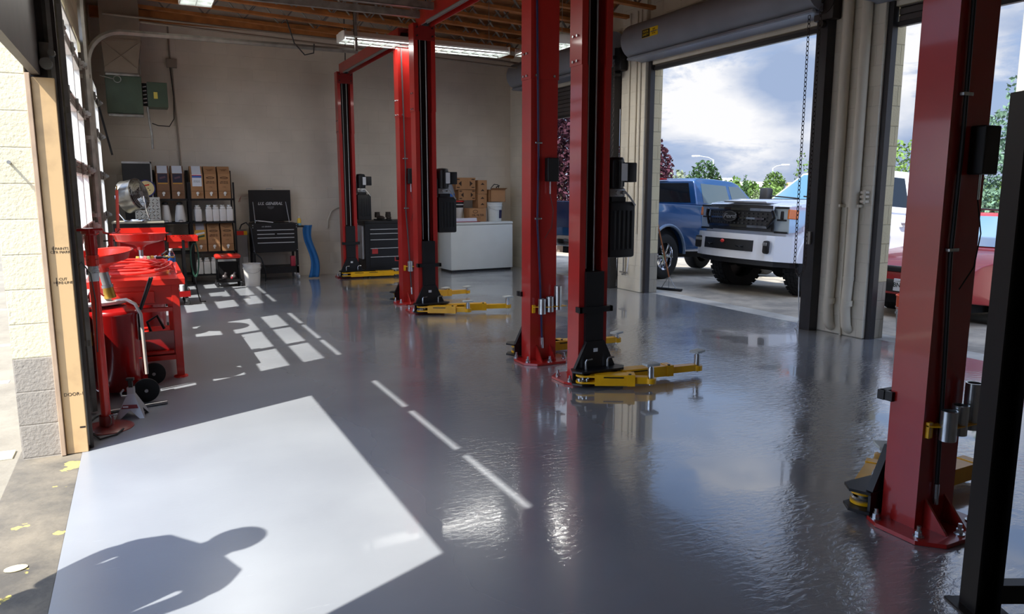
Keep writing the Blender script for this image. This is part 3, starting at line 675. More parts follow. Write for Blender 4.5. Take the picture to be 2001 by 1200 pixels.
def carriage(root, y, s):
    m = MB(); w = 0.085
    m.bb(-w, w, y - s * 0.11, y + s * 0.03, 0.30, 0.93)
    m.prism([(-0.20, 0.125), (0.20, 0.125), (0.085, 0.36), (-0.085, 0.36)], 'y', y + s * 0.015, y + s * 0.05)
    m.bb(-0.16, 0.16, y + s * 0.02, y + s * 0.055, 0.60, 0.645)
    m.bb(-0.155, -0.135, y - s * 0.02, y + s * 0.055, 0.60, 0.645).bb(0.135, 0.155, y - s * 0.02, y + s * 0.055, 0.60, 0.645)
    # fork plates holding the arms
    for z in (0.128, 0.028):
        m.prism([(-0.21, y + s * 0.01), (0.21, y + s * 0.01), (0.25, y + s * 0.10), (0.20, y + s * 0.17), (-0.20, y + s * 0.17), (-0.25, y + s * 0.10)], 'z', z, z + 0.014)
    m.bb(-0.2, 0.2, y + s * 0.015, y + s * 0.03, 0.03, 0.13)
    c = m.build('carriage', black, root, smooth=0)
    for px in (-0.11, 0.10):
        MB().tube([(px, y + s * 0.08, 0.10), (px, y + s * 0.08, 0.20), (px + 0.01, y + s * 0.08, 0.215), (px + 0.06, y + s * 0.08, 0.217)], 0.008, n=8).build('lock_pin', zinc, c)
    MB().bb(-0.02, 0.02, y + s * 0.05, y + s * 0.052, 0.27, 0.30).build('label', whitelab, c, smooth=0)
    return c
def arm(root, y, s, px, ang, L, ext, padz=0.10, stem=0.0, name_='arm'):
    """arm pivoting at local (px, y + s*0.11), pointing along ang (deg from +x, towards -y positive)"""
    a = R(ang) * (-1)
    M = Matrix.Translation((px, y + s * 0.11, 0)) @ Matrix.Rotation(a, 4, 'Z')
    m = MB(); m.M = M
    for z0, z1 in ((0.096, 0.112), (0.044, 0.058)):
        m.cyl((0, 0, z0), (0, 0, z1), 0.062, n=20)
        m.prism([(0, -0.062), (0.10, -0.06), (0.10, 0.06), (0, 0.062)], 'z', z0, z1)
    m.prism([(0.09, -0.06), (L, -0.05), (L, 0.05), (0.09, 0.06)], 'z', 0.03, 0.118)
    m.prism([(L - 0.05, -0.056), (L + 0.012, -0.056), (L + 0.012, 0.056), (L - 0.05, 0.056)], 'z', 0.028, 0.122)
    if ext > 0: m.prism([(L, -0.036), (L + ext * 0.62, -0.034), (L + ext, -0.03), (L + ext, 0.03), (L + ext * 0.62, 0.034), (L, 0.036)], 'z', 0.045, 0.10)
    e = L + ext
    m.cyl((e + 0.02, 0, 0.045), (e + 0.02, 0, 0.088), 0.046, n=20)
    A = m.build(name_, yellow, root, smooth=30)
    g = MB(); g.M = M
    g.cyl((0, 0, 0.058), (0, 0, 0.096), 0.028, n=14).lathe([(0.055, 0.06), (0.058, 0.07), (0.05, 0.078)], n=18)
    for k in range(3): g.cyl((-0.035 + 0.03 * k, -0.045, 0.06), (-0.035 + 0.03 * k, -0.045, 0.085), 0.007, n=8)
    g.build('pivot_gear', zinc, A)
    p = MB(); p.M = M @ Matrix.Translation((e + 0.02, 0, 0)); zz = padz + stem
    p.cyl((0, 0, 0.03), (0, 0, zz + 0.03), 0.017, n=14).cyl((0, 0, 0.088), (0, 0, 0.10), 0.028, n=14)
    if stem: p.cyl((0, 0, 0.10), (0, 0, zz + 0.015), 0.026, n=14)
    p.build('pad_screw', zinc, A)
    q = MB(); q.M = M @ Matrix.Translation((e + 0.02, 0, zz + 0.03)) @ Matrix.Rotation(R(25), 4, 'Z')
    q.box((0, 0, 0.012), (0.125, 0.085, 0.022), bev=0.006).build('pad', mat('pad_grey_rubber', srgb(178, 184, 182), 0.6), A)
    q = MB(); q.M = M
    q.prism([(0.16, -0.0605), (0.32, -0.058), (0.32, -0.0575), (0.16, -0.060)], 'z', 0.094, 0.104)
    q.cyl((L - 0.03, -0.045, 0.122), (L - 0.03, -0.045, 0.13), 0.012, n=10)
    q.build('arm_slot', black, A, smooth=0)
    return A
def adapters(root, y, s, parent_col, zc=0.52):
    """yellow rack of steel height adapters on the back of a column"""
    yb = y - s * D_COL
    m = MB(); m.bb(-0.12, -0.09, yb, yb - s * 0.02, zc - 0.055, zc + 0.02, bev=0.003)
    m.prism([(-0.12, yb - s * 0.002), (-0.12, yb - s * 0.02), (-0.02, yb - s * 0.09), (0.20, yb - s * 0.09), (0.20, yb - s * 0.02), (0.14, yb - s * 0.002)], 'z', zc, zc + 0.006)
    k = m.build('adapter_rack', yellow, parent_col, smooth=0)
    for px, h, z0 in ((-0.045, 0.14, zc - 0.06), (0.04, 0.14, zc - 0.045), (0.125, 0.22, zc - 0.03)):
        c = MB(); yy = yb - s * (0.055 if px > 0 else 0.06)
        c.lathe([(0.03, 0), (0.036, 0.0), (0.036, h), (0.029, h), (0.029, 0.02), (0.0, 0.02)], (px, yy, z0), n=20)
        c.build('height_adapter', zinc, k)
def power_unit(root, y, s):
    r = MB(); x0 = W_COL / 2; yc = y - s * 0.10
    # wall bracket, motor, pump block, tank
    r.bb(x0, x0 + 0.03, yc - 0.06, yc + 0.06, 1.5, 1.72).cyl((x0 + 0.115, yc, 1.60), (x0 + 0.115, yc, 1.83), 0.078, n=22).lathe([(0.078, 0), (0.07, 0.02), (0.0, 0.03)], (x0 + 0.115, yc, 1.83))
    for k in range(8):
        t = k * math.pi / 4; r.box((x0 + 0.115 + math.cos(t) * 0.08, yc + math.sin(t) * 0.08, 1.715), (0.008, 0.02, 0.2), rot=(0, 0, t))
    p = r.build('power_unit', black, root)
    r = MB(); r.bb(x0 + 0.19, x0 + 0.30, yc - 0.06, yc + 0.06, 1.65, 1.81, bev=0.008).build('capacitor_box', blackp, p)
    r = MB(); r.bb(x0 + 0.13, x0 + 0.19, yc - 0.082, yc - 0.0795, 1.66, 1.80).build('label', whitelab, p, smooth=0)
    r = MB(); r.bb(x0 + 0.035, x0 + 0.19, yc - 0.06, yc + 0.06, 1.53, 1.60, bev=0.01).cyl((x0 + 0.10, yc - 0.06, 1.565), (x0 + 0.10, yc - 0.085, 1.565), 0.018, n=12).cyl((x0 + 0.16, yc - 0.06, 1.565), (x0 + 0.16, yc - 0.09, 1.565), 0.014, n=12).tube([(x0 + 0.17, yc - 0.07, 1.58), (x0 + 0.22, yc - 0.09, 1.52), (x0 + 0.26, yc - 0.1, 1.46)], 0.008).build('pump_block', steel, p)
    r = MB(); r.bb(x0 + 0.025, x0 + 0.275, yc - 0.09, yc + 0.09, 1.03, 1.49, bev=0.02)
    for k in range(5): r.bb(x0 + 0.06 + k * 0.042, x0 + 0.075 + k * 0.042, yc - 0.098, yc - 0.088, 1.10, 1.42, bev=0.004)
    r.bb(x0 + 0.06, x0 + 0.2, yc - 0.05, yc + 0.05, 1.485, 1.53)
    r.build('oil_tank', blackp, p)
    return p
def lock_box(root, y, s, parent_col, dx=0.0):
    yb = y - s * D_COL
    b = MB().bb(0.005 + dx, 0.115 + dx, yb, yb - s * 0.07, 1.66, 1.87, bev=0.006).build('lock_cover', blackp, parent_col, smooth=0)
    MB().cyl((0.04 + dx, yb - s * 0.04, 1.66), (0.04 + dx, yb - s * 0.04, 1.55), 0.006, n=8).build('release_cable', zinc, b)
    MB().tube([(0.04 + dx, yb - s * 0.04, 1.55), (0.07 + dx, yb - s * 0.05, 1.4), (0.06 + dx, yb - s * 0.04, 1.25), (0.0, yb - s * 0.02, 1.15)], 0.003, n=5).build('release_wire', blackp, b)
def hose(y, s, parent_col, m_, x=-0.065, zt=3.6):
    yb = y - s * (D_COL + 0.015)
    h = MB().tube([(x - 0.03, yb, zt), (x - 0.01, yb, 2.4), (x, yb, 1.8), (x - 0.01, yb, 1.3), (x + 0.02, yb, 0.8), (x + 0.045, yb, 0.22)], 0.0095, n=8).build('hydraulic_hose', m_, parent_col)
    MB().cyl((x + 0.045, yb, 0.23), (x + 0.05, yb, 0.13), 0.012, n=8).build('hose_fitting', zinc, h)
    for z in (2.0, 1.33): MB().bb(x - 0.035, x + 0.03, yb + 0.012, yb - 0.012, z - 0.008, z + 0.008, bev=0.003).build('hose_clip', zinc, h, smooth=0)
hoseblue = mat('hose_navy', srgb(40, 44, 84), 0.4); hosegrey = mat('hose_grey', srgb(70, 64, 66), 0.5)
def lift(x, y0, y1, label, arms_near, arms_far, ztop=3.60, hm=hoseblue):
    """y0 = mouth plane of the nearer column, y1 = mouth plane of the farther one"""
    r = thing('car_lift', label, 'car lift', (x, 0, 0), group='red two post car lifts')
    cn = column_part(r, y0, 1, ztop, 0); cf = column_part(r, y1, -1, ztop, 1)
    carriage(r, y0, 1); carriage(r, y1, -1)
    for a in arms_near: arm(r, y0, 1, *a)
    for a in arms_far: arm(r, y1, -1, *a)
    lock_box(r, y0, 1, cn, -0.045 if y0 > 9 else 0.0); adapters(r, y0, 1, cn); hose(y0, 1, cn, hm)
    # adapters of the far column hang on its back as well
    adapters(r, y1, -1, cf)
    lock_box(r, y1, -1, cf)
    power_unit(r, y1, -1)
    b = MB(); w = 0.085
    b.prism([(-w, ztop - 0.04), (-w, ztop + 0.13), (w, ztop + 0.13), (w, ztop - 0.04), (w - 0.008, ztop - 0.04), (w - 0.008, ztop + 0.12), (-w + 0.008, ztop + 0.12), (-w + 0.008, ztop - 0.04)], 'y', y0 - 0.06, y1 + 0.06)
    cb = b.build('crossbeam', red, r, smooth=0)
    MB().tube([(-0.04, y0, ztop - 0.02), (-0.04, y1, ztop - 0.02)], 0.006).tube([(0.03, y0, ztop), (0.03, y1, ztop)], 0.006).build('equalising_cable', cable, cb)
    MB().cyl((-0.11, y0 + 0.3, ztop - 0.06), (-0.11, y1 - 0.4, ztop - 0.06), 0.017, n=10).build('padded_bar', mat('foam_grey', srgb(110, 108, 106), 0.8), cb)
    MB().tube([(0, y1 - 0.05, ztop + 0.1), (0.0, y1 - 0.1, ztop + 0.5), (-0.02, y1 - 0.15, 4.5)], 0.008).build('supply_cord', blackp, cb)
    return r
stow_near = [(-0.12, -4, 0.45, 0.22), (0.13, -3, 0.62, 0.3)]
LC = lift(3.285, 2.295, 5.145, 'nearest red two post lift, its right column large in the foreground', [(-0.13, -30, 0.45, 0.2), (0.15, -1, 0.6, 0.3)], [(-0.15, 30, 0.40, 0.12, 0.09, 0.07), (0.11, 6, 0.56, 0.26, 0.09, 0.08)], hm=blackp)
LB = lift(3.29, 6.18, 9.10, 'middle red two post lift between the nearest and the farthest lift', [(-0.12, -2, 0.5, 0.25), (0.15, 2, 0.55, 0.28)], [(-0.14, 32, 0.44, 0.14, 0.09, 0.05), (0.10, 16, 0.60, 0.28, 0.09, 0.06)], hm=hoseblue)
LA = lift(3.36, 10.14, 13.37, 'farthest red two post lift, standing by the back wall', [(-0.12, -2, 0.5, 0.22), (0.13, -1, 0.55, 0.26)], [(-0.14, 4, 0.6, 0.3), (0.12, 8, 0.6, 0.3)], hm=hosegrey)
# black steel frame beside the camera
r = thing('steel_rack', 'tall black steel frame upright at the right edge, nearest the camera', 'steel frame', (2.79, 1.58, 0), R(-26))
MB().bb(-0.055, -0.049, -0.05, 0.05, 0.0, 1.93).bb(0.035, 0.041, -0.05, 0.05, 0.0, 1.93).bb(-0.049, 0.035, 0.012, 0.018, 0.0, 1.93).build('upright', black, r, smooth=0)
MB().bb(0.04, 0.9, -0.03, 0.03, 0.04, 0.115, bev=0.003).bb(-0.09, 0.08, -0.09, 0.09, 0, 0.008).build('bottom_rail', black, r, smooth=0)
# ================================================================ LEFT CLUSTER
rustred = mat('worn_red_paint', srgb(128, 30, 26), 0.4, dirt=(0.12, 0.07, 0.06), var=0.4, vscale=14, coat=0.2)
softw = mat('milky_plastic', srgb(206, 202, 196), 0.35, var=0.06)
brass = mat('brass', srgb(176, 140, 60), 0.35, metal=0.8)
silver = mat('silver_paint', srgb(168, 170, 174), 0.35, metal=0.5)
# support stands
def stand(loc, h, label, lab, cres):
    r = thing('hoist_stand', label, 'support stand', loc)
    MB().lathe([(0, 0.012), (0.06, 0.022), (0.15, 0.012), (0.165, 0.004), (0.165, 0.0), (0, 0.0)], n=36).lathe([(0.045, 0.02), (0.045, 0.09)], n=16).build('base', rustred, r)
    MB().cyl((0, 0, 0.02), (0, 0, h - 0.22), 0.030, n=18).cyl((0, 0, h - 0.24), (0, 0, h - 0.17), 0.037, n=18).build('post', toolred if not cres else darkred, r)
    MB().cyl((0, 0, h - 0.18), (0, 0, h - 0.06), 0.019, n=12).build('screw', steel, r)
    if cres:
        m = MB(); m.tube([(-0.10, 0, h + 0.01), (-0.06, 0, h - 0.03), (0, 0, h - 0.045), (0.06, 0, h - 0.03), (0.10, 0, h + 0.01)], 0.012).cyl((0, 0, h - 0.2), (0, 0, h - 0.04), 0.028)
        m.build('saddle', darkred, r)
        MB().cyl((-0.12, 0, h - 0.12), (0.2, 0, h - 0.11), 0.008, n=8).build('handle', black, r)
    else:
        MB().lathe([(0.03, h - 0.20), (0.038, h - 0.12), (0.036, h - 0.04), (0.054, h - 0.03), (0.054, h), (0.0, h)], n=20).bb(-0.075, 0.075, -0.05, 0.05, h - 0.012, h + 0.004, bev=0.004).build('saddle', darkred, r)
        l = MB().lathe([(0.0312, 1.0), (0.0312, 1.21)], n=18).build('instruction_label', whitelab, r)
        MB().lathe([(0.0316, 1.185), (0.0316, 1.235)], n=18).build('label_band', black, l)
        text('label_text', 'UNDER HOIST\nSTAND\n\nWARNING\nDO NOT EXCEED\nRATED CAPACITY\nUSE ON HARD\nLEVEL SURFACE', 0.012, (-0.0015, -0.0322, 1.10), (R(90), 0, 0), ink, l, ext=0.0002)
        c = MB().tube([(0.03, -0.03, 0.07), (0.045, -0.04, 0.085), (0.04, -0.05, 0.105), (0.025, -0.045, 0.10), (0.03, -0.04, 0.07), (0.03, -0.06, 0.045), (0.02, -0.05, 0.03)], 0.004, n=6).cyl((0.02, -0.04, 0.095), (0.07, -0.05, 0.10), 0.006, n=8).build('retaining_clip', zinc, r)
    return r
stand((-0.30, 5.57, 0), 1.34, 'red screw-top support stand with a white instruction label, in front of the oil drain', 1, False)
stand((-0.31, 9.30, 0), 1.15, 'dark red support stand with a curved crescent saddle, behind the workbench', 0, True)
r = thing('pry_bar', 'straight red steel bar standing upright between the crescent stand and the fan', 'bar', (-0.25, 9.68, 0))
MB().tube([(0.0, 0.0, 0.0), (0.0, 0.0, 0.9), (0.03, 0, 1.58)], 0.017).build('shaft', mat('faded_red_bar', srgb(196, 84, 76), 0.5), r)
MB().cyl((0.03, 0, 1.58), (0.032, 0, 1.63), 0.007).build('tip', brass, r)

# oil drain: drum + lid + fitting + pan + wheels
def pan(m, c, rr, d, tilt):
    m.M = Matrix.Translation(c) @ Euler(tilt).to_matrix().to_4x4()
    m.lathe([(0.035, -d - 0.05), (0.035, -d - 0.02), (0.06, -d), (rr * 0.86, -d * 0.62), (rr * 0.95, 0), (rr + 0.012, 0.004), (rr + 0.012, -0.004), (rr * 0.93, -0.006), (rr * 0.83, -d * 0.6 + 0.006), (0.03, -d + 0.008)], n=44)
    m.M = None
r = thing('oil_drain', 'tall wheeled oil drain drum with a pale lid and a tilted red catch pan', 'oil drain', (-0.235, 6.58, 0))
m = MB(); m.lathe([(0, 0.03), (0.17, 0.03), (0.18, 0.05), (0.183, 0.62), (0.188, 0.63), (0.188, 0.645), (0.178, 0.66), (0.09, 0.69), (0, 0.70)], n=48)
m.build('tank', darkred, r)
MB().lathe([(0.0, 0.735), (0.04, 0.735), (0.05, 0.70), (0.155, 0.695), (0.172, 0.705), (0.18, 0.72), (0.176, 0.725), (0.15, 0.715), (0.07, 0.73), (0.045, 0.77), (0.0, 0.775)], (-0.035, -0.03, 0), axis=(-0.06, 0.10, 1), n=40).build('lid', softw, r)
MB().cyl((-0.02, -0.02, 0.76), (-0.03, -0.03, 0.845), 0.045, 0.036, n=20).build('collar', brass, r)
MB().cyl((-0.03, -0.03, 0.845), (-0.055, -0.035, 0.985), 0.034, n=20).cyl((-0.03, -0.03, 0.84), (-0.033, -0.03, 0.86), 0.042, n=20).build('pan_sleeve', steel, r)
k = MB().cyl((-0.055, -0.035, 0.96), (-0.15, -0.05, 0.965), 0.006).cyl((-0.14, -0.05, 0.965), (-0.165, -0.055, 0.965), 0.022, n=10).build('clamp_knob', blackp, r)
m = MB(); pan(m, (-0.055, -0.06, 1.115), 0.212, 0.10, (R(4), R(-5), 0)); m.build('catch_pan', toolred, r)
MB().cyl((-0.052, -0.04, 0.97), (-0.05, -0.05, 1.0), 0.028, n=16).build('pan_stem', toolred, r)
MB().tube([(-0.12, -0.10, 0.99), (-0.13, -0.11, 0.9), (-0.10, -0.1, 0.82), (-0.06, -0.08, 0.78)], 0.006, n=8).build('relief_tube', toolred, r)
tubem = mat('clear_hose', srgb(196, 186, 178), 0.25, var=0.1)
MB().tube([(0.02, -0.05, 0.735), (0.09, -0.09, 0.745), (0.15, -0.12, 0.71), (0.185, -0.14, 0.63), (0.19, -0.14, 0.4), (0.195, -0.14, 0.15)], 0.013, n=10).build('drain_hose', tubem, r)
MB().tube([(0.17, -0.10, 0.42), (0.172, -0.10, 0.62), (0.18, -0.12, 0.66), (0.27, -0.22, 0.92)], 0.011, n=8).bb(0.165, 0.185, -0.115, -0.09, 0.42, 0.52).tube([(0.19, -0.10, 0.66), (0.285, -0.2, 0.92)], 0.008).build('crank_handle', black, r)
m = MB(); m.bb(0.14, 0.20, -0.30, 0.30, 0.06, 0.10, bev=0.004).bb(-0.15, 0.15, -0.06, 0.06, 0.03, 0.045).cyl((0.17, -0.42, 0.095), (0.17, 0.32, 0.095), 0.010)
for yy in (-0.24, 0.2): m.bb(0.15, 0.17, yy - 0.03, yy + 0.03, 0.06, 0.3)
m.build('frame', darkred, r, smooth=0)
for yy, xx in ((-0.44, 0.185), (0.10, 0.245)):
    w = MB().lathe([(0.0, -0.014), (0.03, -0.02), (0.078, -0.018), (0.09, -0.012), (0.09, 0.012), (0.078, 0.018), (0.03, 0.02), (0.0, 0.014)], (xx, yy, 0.092), axis=(0, 1, 0), n=40).build('wheel', rubber, r)
    MB().cyl((xx, yy - 0.028, 0.092), (xx, yy - 0.012, 0.092), 0.013, n=14).build('hub', silver, w)
MB().cyl((-0.12, -0.20, 0.07), (-0.13, -0.21, 0.06), 0.01).bb(-0.187, -0.165, -0.09, -0.06, 0.40, 0.5).build('warning_label', yellow, r)
tag(MB().cyl((-0.30, 5.93, 0.013), (0.085, 6.02, 0.013), 0.0125, n=12).build('steel_bar', steel), 'grey steel bar lying on the floor behind the jack stand', 'bar')
tag(MB().tube([(-0.30, 5.93, 0.008), (-0.38, 5.86, 0.008), (-0.42, 5.70, 0.008), (-0.40, 5.48, 0.02), (-0.33, 5.30, 0.008), (-0.24, 5.36, 0.008), (-0.20, 5.46, 0.012)], 0.006, n=8).build('floor_cable', blackp), 'black cable curled on the floor around the red stand base', 'cable')
# jack stand
r = thing('jack_stand', 'small silver jack stand with a black ratchet top on the floor', 'jack stand', (-0.145, 5.80, 0), R(-14))
m = MB()
def leg_sheet(m, a, b, t0, t1):
    m.quad(a, b, t1, t0)
h = 0.165
cs = [(-0.095, -0.08), (0.095, -0.08), (0.095, 0.08), (-0.095, 0.08)]; ts = [(-0.022, -0.02), (0.022, -0.02), (0.022, 0.02), (-0.022, 0.02)]
for i in range(4):
    a, b = Vector((*cs[i], 0)), Vector((*cs[(i + 1) % 4], 0)); ta, tb = Vector((*ts[i], h)), Vector((*ts[(i + 1) % 4], h))
    a1 = a + (b - a) * 0.17; b1 = b + (a - b) * 0.17
    mid = (a + b) / 2 + ((ta + tb) / 2 - (a + b) / 2) * 0.36
    m.quad(a, a1, mid, ta); m.quad(mid, b1, b, tb); m.quad(ta, mid, tb, tb + (ta - tb) * 0.5)
m.bb(-0.022, 0.022, -0.02, 0.02, h - 0.002, h + 0.045)
m.build('legs', silver, r, smooth=0)
MB().bb(-0.013, 0.013, -0.012, 0.012, 0.1, 0.26).box((0, 0, 0.268), (0.05, 0.034, 0.02), bev=0.003).build('ratchet_post', black, r, smooth=0)
MB().tube([(-0.02, -0.02, 0.15), (-0.055, -0.03, 0.155), (-0.06, -0.03, 0.18), (-0.04, -0.025, 0.20)], 0.007).build('release_lever', silver, r)
MB().quad((-0.055, -0.062, 0.07), (0.055, -0.062, 0.07), (0.045, -0.053, 0.095), (-0.045, -0.053, 0.095)).build('maroon_band', mat('maroon', srgb(120, 24, 34), 0.5), r, smooth=0)
MB().quad((-0.045, -0.0618, 0.078), (-0.01, -0.0618, 0.078), (-0.01, -0.0585, 0.088), (-0.045, -0.0585, 0.088)).build('band_mark', whitelab, r, smooth=0)

# workbench
r = thing('workbench', 'bright red steel workbench against the left glazed door', 'workbench', (-0.08, 7.62, 0))
MB().bb(-0.36, 0.38, -0.80, 0.80, 0.80, 0.855, bev=0.004).build('top', toolred, r, smooth=0)
for sx in (-0.30, 0.30):
    for sy in (-0.74, 0.74):
        l = MB().bb(sx - 0.03, sx + 0.03, sy - 0.03, sy + 0.03, 0.02, 0.80, bev=0.003).build('leg', toolred, r, smooth=0)
        MB().lathe([(0, 0), (0.06, 0.0), (0.055, 0.012), (0.02, 0.022), (0.0, 0.03)], (sx, sy, 0), n=18).build('foot', toolred, l)
MB().bb(-0.30, 0.30, -0.765, -0.745, 0.64, 0.80).build('apron', toolred, r, smooth=0)
MB().bb(-0.27, 0.27, -0.78, -0.72, 0.58, 0.61).build('stretcher', toolred, r, smooth=0)
MB().bb(-0.30, 0.30, 0.745, 0.765, 0.70, 0.80).build('apron', toolred, r, smooth=0)
MB().bb(-0.22, 0.14, -0.79, -0.766, 0.655, 0.755, bev=0.004).cyl((-0.04, -0.80, 0.705), (-0.04, -0.79, 0.705), 0.012, n=12).build('drawer', toolred, r, smooth=0)
MB().bb(0.10, 0.27, -0.70, 0.70, 0.64, 0.78).build('drawer_side', blackp, r, smooth=0)
MB().bb(-0.27, 0.27, -0.77, -0.71, 0.16, 0.20).bb(-0.27, 0.27, -0.7, 0.70, 0.19, 0.20).bb(-0.27, 0.27, 0.71, 0.77, 0.16, 0.20).bb(-0.27, 0.26, -0.77, -0.71, 0.215, 0.235).build('lower_shelf', toolred, r, smooth=0)
MB().bb(-0.27, 0.27, -0.70, -0.68, 0.2, 0.40).build('shelf_panel', darkred, r, smooth=0)
# things under the bench
r = thing('hand_truck_wheel', 'small blue machine with a black wheel on the workbench shelf', 'machine', (0.02, 7.15, 0.2))
MB().bb(-0.12, 0.12, -0.1, 0.1, 0.06, 0.14, bev=0.015).build('body', mat('blue_enamel', srgb(40, 60, 120), 0.4), r)
for sx in (-0.1, 0.14): MB().lathe([(0, -0.02), (0.05, -0.02), (0.05, 0.02), (0, 0.02)], (sx, -0.12, 0.05), axis=(0, 1, 0), n=22).build('wheel', rubber, r)
MB().tube([(0, 0, 0.14), (-0.03, 0, 0.25), (0.05, 0, 0.3), (0.1, 0, 0.18)], 0.012).build('carry_handle', blackp, r)
# hose coil on the bench
rr_ = random.Random(5)
pts = []
hosered = mat('air_hose_red', srgb(206, 52, 44), 0.4)
for i in range(300):
    t = i / 300 * math.pi * 2 * 13
    a = 0.27 + 0.045 * math.sin(i * 0.09) ; b_ = 0.21 + 0.05 * math.sin(i * 0.05 + 1)
    pts.append((math.cos(t) * a + 0.02 * math.sin(i * 0.21), math.sin(t) * b_ + 0.03 * math.cos(i * 0.13), 0.012 + 0.085 * (0.5 + 0.5 * math.sin(i * 0.047 + 2 * math.sin(t))) * (i / 300) ** 0.4 + 0.02))
o = MB().tube(pts + [(0.35, -0.1, 0.012), (0.36, 0.05, 0.012)], 0.0085, n=7).build('air_hose', hosered); o.location = (-0.10, 7.28, 0.857)
tag(o, 'tangled coil of red air hose lying on the red workbench', 'air hose')
r = thing('hose_coupler', 'black and steel air coupler lying on the hose coil', 'coupler', (0.10, 7.42, 0.985))
MB().cyl((0, 0, 0), (0.10, -0.02, 0.0), 0.012).build('body', blackp, r); MB().cyl((0.10, -0.02, 0), (0.15, -0.03, 0.0), 0.009).build('nipple', brass, r)
# water bottle
pet = glass_mat('bottle_plastic', (0.93, 0.96, 0.98), gloss=0.4)
r = thing('water_bottle', 'clear water bottle with a blue label on the workbench corner', 'bottle', (0.225, 7.42, 0.857))
MB().lathe([(0, 0.0), (0.028, 0.0), (0.033, 0.01), (0.031, 0.03), (0.033, 0.05), (0.031, 0.07), (0.033, 0.09), (0.033, 0.13), (0.028, 0.155), (0.014, 0.18), (0.013, 0.19)], n=24).build('body', pet, r)
MB().lathe([(0.0335, 0.085), (0.0335, 0.13)], n=24).build('label', mat('label_blue', srgb(40, 130, 214), 0.4), r)
MB().lathe([(0.0, 0.205), (0.015, 0.205), (0.015, 0.188), (0, 0.188)], n=18).build('cap', white_plastic, r)
r = thing('parts_tray', 'small tray of colourful packets and a black clamp at the back of the workbench', 'tray', (0.08, 8.15, 0.857))
MB().bb(-0.16, 0.16, -0.06, 0.06, 0, 0.05, bev=0.004).build('tray', toolred, r, smooth=0)
cols = [mat('packet_yellow', srgb(220, 190, 90), 0.5), whitelab, mat('packet_pink', srgb(190, 120, 120), 0.5), mat('packet_green', srgb(120, 150, 110), 0.5)]
for i in range(9): MB().box((-0.135 + i * 0.033, rr_.uniform(-0.02, 0.02), 0.065), (0.028, 0.05, 0.04), rot=(0, rr_.uniform(-.3, .3), 0), bev=0.003).build('packet', cols[i % 4], r, smooth=0)
MB().tube([(0.08, -0.03, 0.09), (0.13, -0.03, 0.13), (0.16, -0.03, 0.09), (0.14, -0.04, 0.07)], 0.012).build('clamp', black, r)
# second oil drain behind the bench
r = thing('oil_drain', 'second oil drain with a wide red funnel pan, behind the workbench', 'oil drain', (-0.02, 8.85, 0))
m = MB(); pan(m, (0, 0, 1.125), 0.27, 0.12, (R(-2), 0, 0)); m.build('catch_pan', toolred, r)
MB().cyl((0, 0, 0.7), (0, 0, 1.0), 0.022).build('pan_stem', steel, r)
MB().lathe([(0, 0.03), (0.19, 0.03), (0.2, 0.05), (0.2, 0.60), (0.1, 0.68), (0.0, 0.70)], n=32).build('tank', darkred, r)
for sx in (-1, 1): MB().lathe([(0, -0.02), (0.07, -0.02), (0.07, 0.02), (0, 0.02)], (sx * 0.20, 0.12, 0.07), axis=(1, 0, 0), n=22).build('wheel', rubber, r)
# red rolling tool cart
r = thing('tool_cart', 'red rolling tool cart with a side tray and open lower shelf', 'tool cart', (0.0, 11.35, 0))
MB().bb(-0.30, 0.27, -0.2, 0.2, 0.50, 0.94, bev=0.006).build('cabinet', darkred, r, smooth=0)
m = MB(); m.bb(-0.32, 0.30, -0.23, -0.215, 0.90, 1.0).bb(-0.32, 0.30, 0.215, 0.23, 0.90, 1.06).bb(-0.32, -0.305, -0.23, 0.23, 0.90, 1.0).bb(0.285, 0.30, -0.23, 0.23, 0.90, 1.0).bb(-0.32, 0.30, -0.23, 0.23, 0.90, 0.91)
m.build('top_tray', toolred, r, smooth=0)
MB().bb(0.04, 0.25, -0.238, -0.23, 0.93, 0.965, bev=0.002).build('name_plate', steel, r, smooth=0)
m = MB(); m.bb(0.30, 0.70, -0.16, 0.16, 0.90, 0.905); m.bb(0.30, 0.70, -0.17, -0.16, 0.88, 0.95).bb(0.30, 0.70, 0.16, 0.17, 0.88, 0.95).bb(0.69, 0.70, -0.17, 0.17, 0.88, 0.95)
s = m.build('side_tray', toolred, r, smooth=0)
MB().bb(0.32, 0.56, -0.15, 0.1, 0.79, 0.88).build('side_bin', toolred, s, smooth=0)
for i in range(7): MB().cyl((0.34 + i * 0.05, -0.1, 0.905), (0.34 + i * 0.05, -0.1, 0.955), 0.012, n=12).build('socket', chrome, s)
for sx in (-0.28, 0.50):
    for sy in (-0.18, 0.18):
        MB().bb(sx - 0.018, sx + 0.018, sy - 0.018, sy + 0.018, 0.1, 0.9).build('leg', black, r, smooth=0)
        c = MB().bb(sx - 0.02, sx + 0.02, sy - 0.015, sy + 0.015, 0.05, 0.12).build('caster', steel, r, smooth=0)
        MB().lathe([(0, -0.012), (0.042, -0.012), (0.042, 0.012), (0, 0.012)], (sx, sy, 0.043), axis=(0.5, 1, 0), n=20).build('wheel', rubber, c)
MB().bb(-0.29, 0.55, -0.2, 0.2, 0.12, 0.13).bb(-0.29, 0.55, -0.21, -0.2, 0.12, 0.20).bb(0.54, 0.55, -0.2, 0.2, 0.12, 0.2).build('lower_tray', darkred, r, smooth=0)
